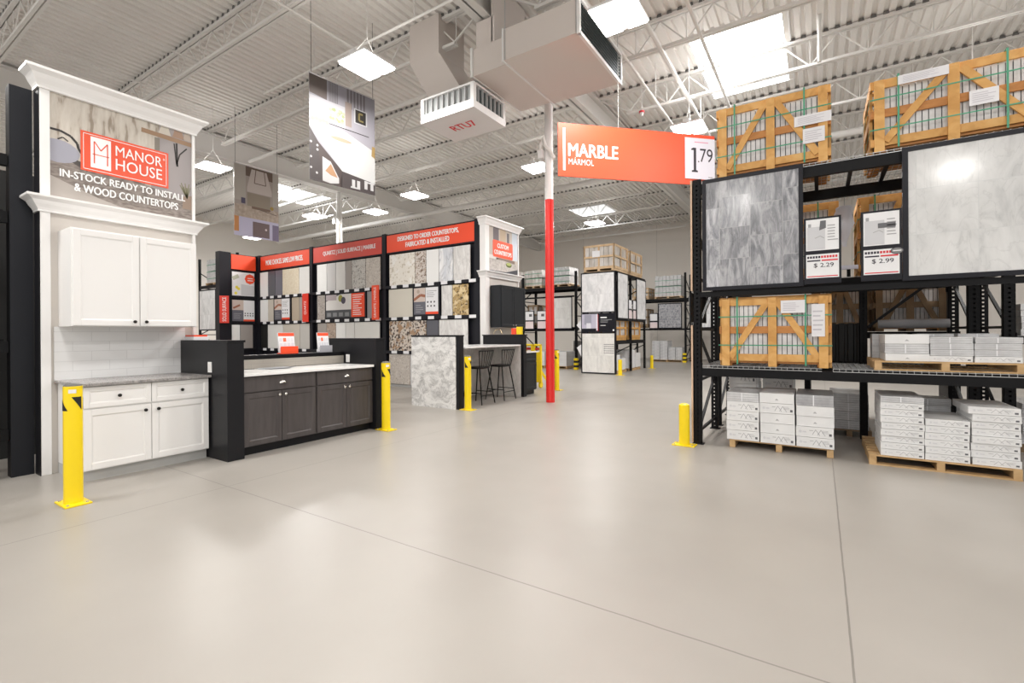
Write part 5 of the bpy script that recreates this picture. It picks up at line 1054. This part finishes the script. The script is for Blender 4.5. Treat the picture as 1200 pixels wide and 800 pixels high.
def pallet(x0, x1, y0, y1, z0, label, h=0.10, wood=woodp, bottom=True, dk=5):
    t = thing('wooden_pallet', label, 'pallet', ((x0 + x1) / 2, (y0 + y1) / 2, z0), 'wooden pallets'); w = x1 - x0
    for xx in (x0, (x0 + x1) / 2 - .03, x1 - .06): MB().box(xx, xx + .06, y0 + .0, y1, z0 + (.014 if bottom else 0), z0 + h - .016, wood).build('stringer', t, bevel=.002)
    d = y1 - y0; n = max(3, dk)
    for i in range(n): yy = y0 + i * (d - .09) / (n - 1); MB().box(x0, x1, yy, yy + .09, z0 + h - .016, z0 + h, wood).build('deck_board', t)
    if bottom:
        for yy in (y0, (y0 + y1) / 2 - .05, y1 - .1): MB().box(x0, x1, yy, yy + .1, z0, z0 + .014, wood).build('bottom_board', t)
    return t
CN = {}
def carton(x0, x1, y0, y1, z0, h, style, label, group):
    """copies share mesh per size and style"""
    w = round(x1 - x0, 3); d = round(y1 - y0, 3); k = (w, d, round(h, 3), style)
    if k not in CN:
        mb = MB(); mm = {'logo': cartonm, 'plain': cartonm, 'wrap': carton2, 'film': filmm, 'thin': carton2}[style]
        mb.box(-w / 2, w / 2, -d / 2, d / 2, 0, h - .002, mm); f = Face(mb, (-w / 2, -d / 2, 0), *YF)
        if style == 'logo':
            for a in (0.44, 0.58): f.line([(w * a, h * .25), (w * (a + .09), h * .75), (w * (a + .2), h * .22)], h * .05, printm, .001)
            f.rect(w * .36, h * .62, w * .46, h * .68, printm, .001); f.lines(w * .70, h * .42, w * .88, h * .75, 3, printm, .001); f.rect(w * .88, h * .22, w * .95, h * .45, mat('ink', (0.12, 0.12, 0.13)), .001); f.disc(w * .12, h * .5, h * .13, mat('faint_carton_print', (0.62, 0.62, 0.64)), .001, 10); f.rect(w * .18, h * .42, w * .28, h * .55, mat('faint_carton_print', (0, 0, 0)), .001)
        elif style == 'plain': f.poly([(w * .45, h * .3), (w * .5, h * .48), (w * .56, h * .3)], printm, .001)
        elif style in ('thin', 'wrap', 'film'):
            for q in (0.25, 0.5, 0.75): f.rect(0.003, h * q - .002, w - .003, h * q + .0005, mat('gap_shade', (0.25, 0.25, 0.26)), .001)
            f.rect(w * .46, .002, w * .49, h - .004, paper, .002)
        o = mb.build('tile_carton', loc=(0, 0, 0), bevel=.0015); CN[k] = o
    else: o = CN[k].copy(); COL.objects.link(o)
    o.location = ((x0 + x1) / 2, (y0 + y1) / 2, z0); setp(o, label, 'carton', group); return o
ORD = ['lowest', 'second', 'third', 'fourth', 'fifth', 'sixth', 'seventh', 'eighth', 'ninth', 'tenth', 'eleventh']
def stack(x0, x1, y0, y1, z, specs, where, group, jit=.004):
    for i, (h, st) in enumerate(specs):
        dx = random.uniform(-jit, jit); dy = random.uniform(-jit * 2, jit * 2)
        nm = 'topmost' if i == len(specs) - 1 else ORD[i]; kind = {'logo': 'printed white tile carton', 'plain': 'plain white tile carton', 'wrap': 'plastic wrapped grey tile bundle', 'film': 'film wrapped tile bundle', 'thin': 'strapped pale tile bundle'}[st]
        carton(x0 + dx, x1 + dx, y0 + dy, y1 + dy, z, h, st, ('%s %s, %s' % (nm, kind, where) if i in (0, len(specs) - 1) else '%s %s up, %s' % (nm, kind, where)), group); z += h + .0006
# floor pallet under the pine crate
pallet(-0.90, 0.12, FY + .06, 7.05, 0, 'low pallet on the floor under the pine crate shelf', 0.095, bottom=False)
g = 'tile cartons on the left floor pallet'; a, b = FY + .04, FY + .68
stack(-0.925, -0.585, a, b, .096, [(.112, 'logo')] * 4 + [(.105, 'wrap')], 'left stack of left floor pallet', g)
stack(-0.575, -0.235, a, b, .096, [(.113, 'logo'), (.113, 'plain'), (.113, 'plain'), (.113, 'logo'), (.113, 'plain')], 'middle stack of left floor pallet', g)
stack(-0.220, 0.125, a, b, .096, [(.112, 'logo'), (.112, 'logo'), (.112, 'plain'), (.112, 'plain'), (.12, 'film')], 'right stack of left floor pallet', g)
for i, x in enumerate((-0.9, -0.56, -0.2)): carton(x, x + .31, b + .03, 7.0, .096, .50, 'film', ['left', 'middle', 'right'][i] + ' film wrapped rear bundle on the left floor pallet', g)
# right floor pallet
pallet(0.42, 1.52, FY - .02, 7.05, 0, 'pallet on the floor in front of the right rack under tall carton stacks', 0.105, dk=8)
g = 'tile cartons on the right floor pallet'; a, b = FY, FY + .62
stack(0.515, 0.850, a, b, .106, [(.0665, 'logo')] * 8 + [(.06, 'thin')], 'left stack of right floor pallet', g, .006)
stack(0.860, 1.180, a, b, .106, [(.0655, 'logo')] * 6, 'middle front stack of right floor pallet', g, .006)
stack(1.190, 1.515, a, b, .106, [(.0670, 'logo')] * 7, 'right stack of right floor pallet', g, .006)
carton(1.165, 1.515, a - .01, b, .106 + 7 * .0676, .068, 'logo', 'topmost carton jutting out over the right stack of right floor pallet', g)
stack(0.80, 1.16, b + .02, 7.0, .106, [(.075, 'wrap')] * 7, 'middle rear stack of right floor pallet', g, .006)
# shelf pallet
pallet(0.47, 1.56, FY + .02, 7.0, .958, 'pallet on the middle shelf under low white carton stacks', 0.095)
g = 'tile cartons on the middle shelf'; a, b = FY + .04, FY + .64
stack(0.555, 0.895, a, b, 1.054, [(.075, 'plain'), (.095, 'thin'), (.095, 'plain')], 'left stack on the middle shelf', g, .01)
stack(0.905, 1.215, a, b, 1.054, [(.058, 'logo'), (.06, 'thin'), (.06, 'thin'), (.06, 'thin')], 'middle stack on the middle shelf', g)
stack(1.225, 1.540, a, b, 1.054, [(.058, 'logo'), (.06, 'thin'), (.06, 'thin'), (.055, 'thin')], 'right stack on the middle shelf', g)
for i, x in enumerate((0.50, 0.88, 1.22)): carton(x, x + .31, b + .03, 6.98, 1.054, .27, 'wrap', ['left', 'middle', 'right'][i] + ' wrapped rear bundle on the middle shelf pallet', g)
# goods behind at floor and second level
g = 'cartons on the rear floor pallets'
for i, (x0_, x1_, h) in enumerate(((-1.1, -.75, .70), (-.67, -.3, .62), (.12, .52, .46), (1.88, 2.23, .45))):
    pallet(x0_ - .03, x1_ + .03, 7.5, 8.3, 0, ['far left', 'second', 'third', 'far right'][i] + ' rear floor pallet behind the right rack', .09, oldwood, False, 4)
    stack(x0_, x1_, 7.5, 8.2, .092, [(h / 4, 'logo' if i < 2 else 'wrap')] * 4, ['far left', 'second', 'third', 'far right'][i] + ' stack of the rear floor row', g)
stack(1.88, 2.26, 7.5, 8.2, 1.296, [(.07, 'logo')] * 5, 'small stack on the rear shelf right of the post', 'cartons on the rear shelves')
mb = MB(); mb.box(0.1, 0.48, 7.46, 8.2, .95, 1.45, blackpl)
for k in range(4): mb.box(.11 + k * .095, .18 + k * .095, 7.44, 7.46, .96, 1.46, blackpl)
setp(mb.build('black_bin', bevel=.01), 'black plastic bin block behind the pine crate on the middle shelf', 'bin')

# ------------------------------------------------------------------ middle tile rack (end panels face the camera)
wrapm = noisy('hazy_stretch_wrap', [(0.35, (0.46, 0.42, 0.38)), (0.65, (0.70, 0.68, 0.66))], 5, 5, 0.3, (1, 1, 0.5))
paleply = noisy('pale_crate_wood', [(0.3, (0.50, 0.33, 0.18)), (0.7, (0.70, 0.52, 0.33))], 6, 6, 0.6)
def load(x0, x1, y0, y1, z0, z1, label, group, wood=paleply, goods=wrapm, film=False):
    """wrapped goods in a light timber frame on a pallet"""
    t = thing('wrapped_pallet_load', label, 'pallet load', ((x0 + x1) / 2, (y0 + y1) / 2, z0), group); w = x1 - x0; d = y1 - y0; h = z1 - z0
    mb = MB()
    for xx in (x0 + .02, (x0 + x1) / 2 - .04, x1 - .1): mb.box(xx, xx + .08, y0, y1, z0, z0 + .09, wood)
    mb.box(x0, x1, y0, y1, z0 + .09, z0 + .11, wood).box(x0, x1, y0, y0 + .08, z0, z0 + .015, wood); mb.build('pallet_base', t)
    mb = MB(); n = max(2, int(w / .16)); st = (w - .08) / n; nd = max(2, int(d / .2)); sd = (d - .08) / nd
    for lv in range(2):
        for i in range(n):
            for j in range(nd):
                if 0 < i < n - 1 and 0 < j < nd - 1 and lv == 0: continue
                q = random.uniform(0, .02); mb.box(x0 + .04 + i * st, x0 + .04 + (i + 1) * st - .012, y0 + .04 + j * sd, y0 + .04 + (j + 1) * sd - .012, z0 + .11 + lv * (h - .13) / 2, z0 + .11 + (lv + 1) * (h - .13) / 2 - .02 - q, goods)
    mb.build('goods', t, 'pale wrapped tile packs')
    if not film:
        mb = MB()
        for xx in (x0, (x0 + x1) / 2 - .03, x1 - .06): mb.box(xx, xx + .06, y0 + .01, y0 + .03, z0 + .09, z1, wood).box(xx, xx + .06, y1 - .03, y1 - .01, z0 + .09, z1, wood)
        for yy in (y0 + .01, (y0 + y1) / 2 - .03, y1 - .07): mb.box(x0 + .01, x0 + .03, yy, yy + .06, z0 + .09, z1, wood).box(x1 - .03, x1 - .01, yy, yy + .06, z0 + .09, z1, wood)
        for zz in (z0 + .11, z0 + .09 + h * .42, z1 - .07): mb.box(x0, x1, y0, y0 + .02, zz, zz + .065, wood).box(x1 - .02, x1, y0, y1, zz, zz + .065, wood).box(x0, x0 + .02, y0, y1, zz, zz + .065, wood)
        mb.build('timber_frame', t, 'light timber slats')
        MB().box(x0 + w * .3, x0 + w * .55, y0 - .012, y0 - .008, z0 + h * .55, z0 + h * .78, paper).build('paper_label', t)
    else:
        mb = MB()
        for zz in (.25, .5, .75): mb.box(x0 + .03, x1 - .03, y0 + .03, y0 + .036, z0 + h * zz, z0 + h * zz + .02, strapm)
        mb.build('strap', t, 'green plastic strap')
    return t
def rack(label, frames, yf, yb, levels, h, panels=()):
    t = thing('pallet_rack', label, 'rack', (sum(frames) / len(frames), yf, 0), 'black pallet racks')
    for x in frames: frame(t, x, yf, yb, h)
    for a, b in zip(frames, frames[1:]):
        for z in levels:
            for y in (yf - .005, yb - .05): beam(t, a + .085, b, y, z, .12)
            MB().box(a + .09, b, yf + .05, yb - .05, z + .10, z + .115, mat('dark_deck', (0.05, 0.05, 0.05))).build('deck', t)
    return t
# rack runs along Y: end faces the camera
t = thing('pallet_rack', 'black rack in the far middle aisle carrying pale tile end panels', 'rack', (-6.15, 16.4, 0), 'black pallet racks')
for y in (14.90, 16.42, 18.0):
    for x in (-6.75, -5.66): post(x, x + .07, y, y + .08, .01, 3.38).build('upright_post', t)
    for z in (.4, 1.6, 2.6): MB().bar((-6.7, y + .04, z), (-5.64, y + .04, z + .5), .03, .03, blacks).build('brace', t)
for z in (.98, 3.28):
    for x in (-6.76, -5.64): MB().box(x, x + .05, 14.95, 18.05, z, z + .12, blacks).build('beam', t)
    MB().box(-6.7, -5.62, 14.95, 18.05, z + .10, z + .118, mat('dark_deck', (0, 0, 0))).build('deck', t)
MB().box(-5.60, -5.585, 14.9, 18.08, 1.76, 1.82, blacks).build('panel_rail', t)
Y0 = 14.84
tile_panel(-6.79, -5.58, Y0, 2.03, 3.38, whitemarb2, 'upper pale stone tile panel on the end of the middle rack', .035)
tile_panel(-6.79, -5.58, Y0, 0.01, 1.38, marble('cream_tile', (0.78, 0.77, 0.74), (0.64, 0.63, 0.61), 1.2, .25, (.6, .6, 0.0), 'xz', vein=.15, lo=.2), 'lower cream tile panel on the end of the middle rack', .035)
mb = MB(); f = Face(mb, (-5.98, Y0 + .006, .68), *YF)
for i in range(8):
    for j in range(5): f.disc(.02 + i * .052, .02 + j * .07, .017, textk, .001, 6)
setp(mb.build('dotted_mosaic_sheet'), 'small sheet of black dot mosaic on the lower cream tile panel', 'mosaic sheet')
t = thing('information_board', 'dark information board with bathroom photo on the end of the middle rack', 'sign', (-6.18, Y0, 1.4)); MB().box(-6.79, -5.58, Y0, Y0 + .03, 1.39, 2.02, navyblack).build('board', t)
mb = MB(); f = Face(mb, (-6.79, Y0 - .001, 1.39), *YF); f.rect(.03, .12, .60, .60, mat('bath_lilac', (0.50, 0.48, 0.58))); f.rect(.12, .25, .38, .58, mat('bath_blue_grey', (0.33, 0.33, 0.40)), .002); f.rect(.2, .12, .36, .30, mat('bath_tub', (0.7, 0.7, 0.76)), .003); f.rect(.55, .05, .60, .60, mat('bath_white', (0.75, 0.73, 0.8)), .002); f.rect(.605, .03, .62, .60, mat('flag_red', (0, 0, 0)), .002)
f.rect(.70, .46, .92, .50, textw, .002); f.lines(.70, .3, 1.1, .43, 3, textg, .002); f.rect(.70, .21, .88, .225, textw, .002); f.disc(1.15, .06, .03, textw, .002, 10); mb.build('printed_face', t, 'printed photo and small white text')
def side_panel(y0, y1, z0, z1, m, label):
    t = thing('tile_display_panel', label, 'tile panel', (-5.57, (y0 + y1) / 2, z0), 'framed tile display panels'); x = -5.585; fr = .04
    MB().box(x, x + .03, y0, y1, z0, z0 + fr, navyblack).box(x, x + .03, y0, y1, z1 - fr, z1, navyblack).box(x, x + .03, y0, y0 + fr, z0, z1, navyblack).box(x, x + .03, y1 - fr, y1, z0, z1, navyblack).build('frame', t)
    MB().box(x, x + .024, y0 + fr, y1 - fr, z0 + fr, z1 - fr, m).build('tile_surface', t)
side_panel(15.02, 16.05, 1.82, 3.38, whitemarb3, 'nearer pale tile panel on the aisle side of the middle rack')
side_panel(16.95, 18.05, 1.82, 3.34, whitemarb3, 'farther pale tile panel on the aisle side of the middle rack')
for i, (a, b) in enumerate(((16.12, 16.45), (16.58, 16.9))):
    t = thing('price_sign', ['nearer', 'farther'][i] + ' small double price sign on the side of the middle rack', 'sign', (-5.57, (a + b) / 2, 1.85), 'price signs on the middle rack'); MB().box(-5.585, -5.57, a, b, 1.83, 2.52, navyblack).build('holder', t)
    MB().box(-5.57, -5.566, a + .02, b - .02, 2.2, 2.5, paper).build('leaflet', t); MB().box(-5.57, -5.566, a + .02, b - .02, 1.86, 2.15, mat('pinkish_card', (0.78, 0.66, 0.67))).build('price_card', t)
for i, (z, y) in enumerate(((1.83, 14.87), (.98, 14.87))):
    mb = MB(); mb.prism([(-6.80, y, z), (-6.98, y + .02, z - .2), (-6.80, y, z - .4)] if i == 0 else [(-6.80, y, z), (-6.98, y + .02, z - .12), (-6.80, y, z - .42)], (0, 0, 0), (0, .01, 0), paper)
    setp(mb.build('corner_flag'), ['upper', 'lower'][i] + ' white triangular card sticking out left of the middle rack end', 'card sign')
load(-6.72, -5.62, 14.9, 16.25, 3.40, 4.30, 'nearer light wood crate on top of the middle rack', 'light crates on the middle rack')
load(-6.68, -5.66, 16.6, 17.95, 3.40, 4.30, 'farther light wood crate on top of the middle rack', 'light crates on the middle rack')
load(-6.6, -5.68, 15.0, 16.2, 1.105, 1.82, 'nearer crate on the shelf of the middle rack', 'light crates on the middle rack', woodc)
load(-6.6, -5.68, 16.5, 17.75, 1.105, 1.82, 'farther crate on the shelf of the middle rack', 'light crates on the middle rack', woodc)
g = 'white cartons at the foot of the middle rack'
for i, (a, b, n) in enumerate(((14.98, 15.55, 4), (15.58, 16.1, 3), (16.5, 17.1, 5), (17.15, 17.75, 4))):
    if i % 2 == 0: pallet(-6.6, -5.68, a, a + 1.2, 0, ['nearer', '', 'farther'][i] + ' pallet on the floor of the middle rack', .09, woodp, False, 4)
    for c, (xa, xb) in enumerate(((-6.5, -6.12), (-6.10, -5.69))): stack(xa, xb, a, b, .092, [(.13, 'plain')] * n, '%s %s stack under the middle rack' % (['first', 'second', 'third', 'fourth'][i], ['inner', 'aisle side'][c]), g)

# ------------------------------------------------------------------ racks further back
rack('black rack behind the red column with pale tile panel', [-12.4, -10.05, -7.72], 16.3, 17.4, [3.02], 3.7)
t = thing('tile_panel_rail', 'long black rail carrying the tile panel behind the red column', 'rail', (-9, 16.27, 1.46)); MB().box(-12.3, -7.72, 16.24, 16.285, 1.44, 1.52, blacks).box(-12.3, -7.72, 16.24, 16.285, 2.72, 2.78, blacks).build('rail_bar', t)
tile_panel(-8.66, -7.78, 16.20, 1.52, 2.73, marble('plain_pale_tile', (0.76, 0.76, 0.75), (0.68, 0.68, 0.67), 1, .25, (.6, .4, 0.0), 'xz', vein=.15, lo=.2), 'pale tile panel right of the red column', .03)
for i, x in enumerate((-9.85, -9.3)):
    t = thing('price_sign', ['left', 'right'][i] + ' small double price sign left of the red column', 'sign', (x + .2, 16.22, 1.55), 'price signs left of the red column'); MB().box(x, x + .42, 16.21, 16.235, 1.52, 2.25, navyblack).build('holder', t)
    MB().box(x + .03, x + .39, 16.204, 16.21, 1.88, 2.22, paper).box(x + .2, x + .33, 16.2, 16.204, 2.02, 2.12, mat('leaflet_dark', (0, 0, 0))).build('leaflet', t); MB().box(x + .03, x + .39, 16.204, 16.21, 1.55, 1.83, mat('pinkish_card', (0, 0, 0))).build('price_card', t)
g = 'wrapped loads on the rear left rack'
load(-11.6, -10.3, 16.4, 17.3, 3.14, 3.95, 'wrapped load on the rear rack beside the slim tower sign', g, film=True)
load(-10.0, -9.15, 16.4, 17.3, 3.14, 3.92, 'wrapped grey load on the rear rack left of the red column', g, film=True)
load(-8.95, -7.95, 16.4, 17.3, 3.14, 3.95, 'wrapped load on the rear rack right of the red column', g, goods=carton2, film=True)
load(-9.9, -9.4, 16.5, 17.3, 1.6, 2.5, 'brown wrapped load behind the left price sign', g, oldwood); load(-9.25, -8.75, 16.5, 17.3, 1.6, 2.45, 'brown wrapped load behind the right price sign', g, oldwood)
setp(MB().box(-9.95, -7.74, 16.36, 17.30, 1.5, 1.59, blacks).build('shelf_board'), 'dark shelf behind the price signs left of the red column', 'shelf')
for i, (a, b, n) in enumerate(((-9.9, -9.0, 5), (-8.95, -8.05, 5))):
    pallet(a, b, 16.3, 17.3, 0, ['left', 'right'][i] + ' floor pallet under the rack behind the red column', .1, woodp)
    stack(a + .03, b - .03, 16.32, 17.2, .102, [(.11, 'plain')] * n, '%s stack behind the red column base' % ['left', 'right'][i], 'white cartons on the floor behind the red column')
setp(MB().box(-8.35, -7.78, 17.5, 17.9, 0, 1.05, mat('grey_box', (0.30, 0.29, 0.28))).build('grey_cabinet', bevel=.01), 'plain grey box standing behind the white cartons right of the red column', 'box')
def protector(x, y, label):
    mb = MB()
    for k in range(5): mb.box(x - .07, x + .07, y - .07, y + .07, k * .085, (k + 1) * .085, yellow if k % 2 == 0 else blackd)
    setp(mb.build('post_protector', bevel=.004), label, 'post protector', 'striped rack post protectors')
protector(-7.62, 16.2, 'yellow and black striped post guard left of the middle rack')
protector(-5.13, 22.35, 'yellow and black striped post guard at the far back rack')
rack('black rack on the back wall right of the middle rack, with grey mosaic panel', [-7.75, -5.17, -2.6], 22.5, 23.6, [2.82], 4.1)
t = thing('tile_panel_rail', 'black rail carrying the grey mosaic panel on the back rack', 'rail', (-6, 22.45, 1.5)); MB().box(-7.7, -2.6, 22.44, 22.49, 1.47, 1.55, blacks).build('rail_bar', t)
tile_panel(-6.33, -5.25, 22.38, 1.55, 2.72, mosaic, 'grey swirl mosaic panel on the back wall rack', .04)
tile_panel(-4.80, -3.7, 22.38, 1.55, 2.72, whitemarb2, 'white tile panel at the back beside the right rack post', .04)
t = thing('price_sign', 'small double price sign left of the grey mosaic panel', 'sign', (-6.52, 22.4, 1.6), 'price signs on the back rack'); MB().box(-6.74, -6.34, 22.41, 22.435, 1.55, 2.28, navyblack).build('holder', t); MB().box(-6.71, -6.37, 22.405, 22.41, 1.92, 2.24, paper).build('leaflet', t); MB().box(-6.71, -6.37, 22.405, 22.41, 1.58, 1.85, mat('pinkish_card', (0, 0, 0))).build('price_card', t)
load(-6.55, -5.28, 22.55, 23.5, 2.94, 4.06, 'green strapped white load on top of the back wall rack', 'loads on the back wall rack', film=True, goods=carton2)
load(-7.6, -6.8, 22.55, 23.5, 2.94, 3.5, 'low load on the back wall rack behind the middle rack', 'loads on the back wall rack')
load(-7.5, -6.85, 22.6, 23.5, 1.6, 2.5, 'brown load on the back wall rack shelf', 'loads on the back wall rack', oldwood)
g = 'white cartons at the foot of the back wall'
pallet(-6.68, -5.25, 22.5, 23.5, 0, 'wide pallet on the floor at the back wall rack', .1, woodp)
for i, (a, b, n) in enumerate(((-6.65, -6.30, 6), (-6.28, -5.93, 6), (-5.9, -5.58, 4), (-5.56, -5.27, 4))): stack(a, b, 22.5, 23.3, .102, [(.145, 'wrap')] * n, '%s stack at the back wall rack' % ['first', 'second', 'third', 'fourth'][i], g)
# far left rack, seen between the white tower and the sample wall
rack('black rack far left between the white tower and the sample wall', [-20.86, -18.0], 9.2, 10.3, [3.20], 4.4)
load(-20.5, -19.2, 9.3, 10.2, 3.32, 4.40, 'shrink wrapped load on the far left rack', 'loads on the far left rack', goods=carton2, film=True)
tile_panel(-20.76, -19.42, 9.165, 1.55, 3.16, whitemarb2, 'tall pale tile panel on the far left rack', .05)
# dark rack end left of the white tower
t = thing('pallet_rack', 'tall black rack at the left edge beside the white tower', 'rack', (-6.9, 1.0, 0), 'black pallet racks')
MB().box(-6.64, -6.53, 1.225, 1.245, 0, 3.78, blacks).box(-6.64, -6.53, 1.375, 1.385, 0, 3.78, blacks).box(-6.53, -6.515, 1.225, 1.385, 0, 3.78, mat('dark_blue_black_steel', (0.013, 0.014, 0.018), .45, spec=.2)).build('end_column', t)
for x in (-6.56, -7.6): post(x, x + .08, 0.98, 1.06, .01, 3.4).build('upright_post', t)
for z in (.35, 1.2, 2.45, 3.0): MB().box(-6.62, -6.56, -1.2, 1.22, z, z + .11, blacks).build('beam', t)
MB().box(-7.6, -6.62, -1.2, 1.2, 2.56, 2.58, blacks).build('deck', t); MB().box(-7.6, -6.62, -1.2, 1.2, 1.31, 1.33, blacks).build('deck', t); MB().box(-7.62, -7.6, -1.2, 2.3, 0, 3.2, blackd).build('dark_backdrop', t)  # last sheet is added to darken the background between the beams
load(-7.5, -6.72, -0.1, 0.8, 2.58, 3.4, 'wrapped load on the black rack at the left edge', 'loads on the left edge rack', goods=filmm)
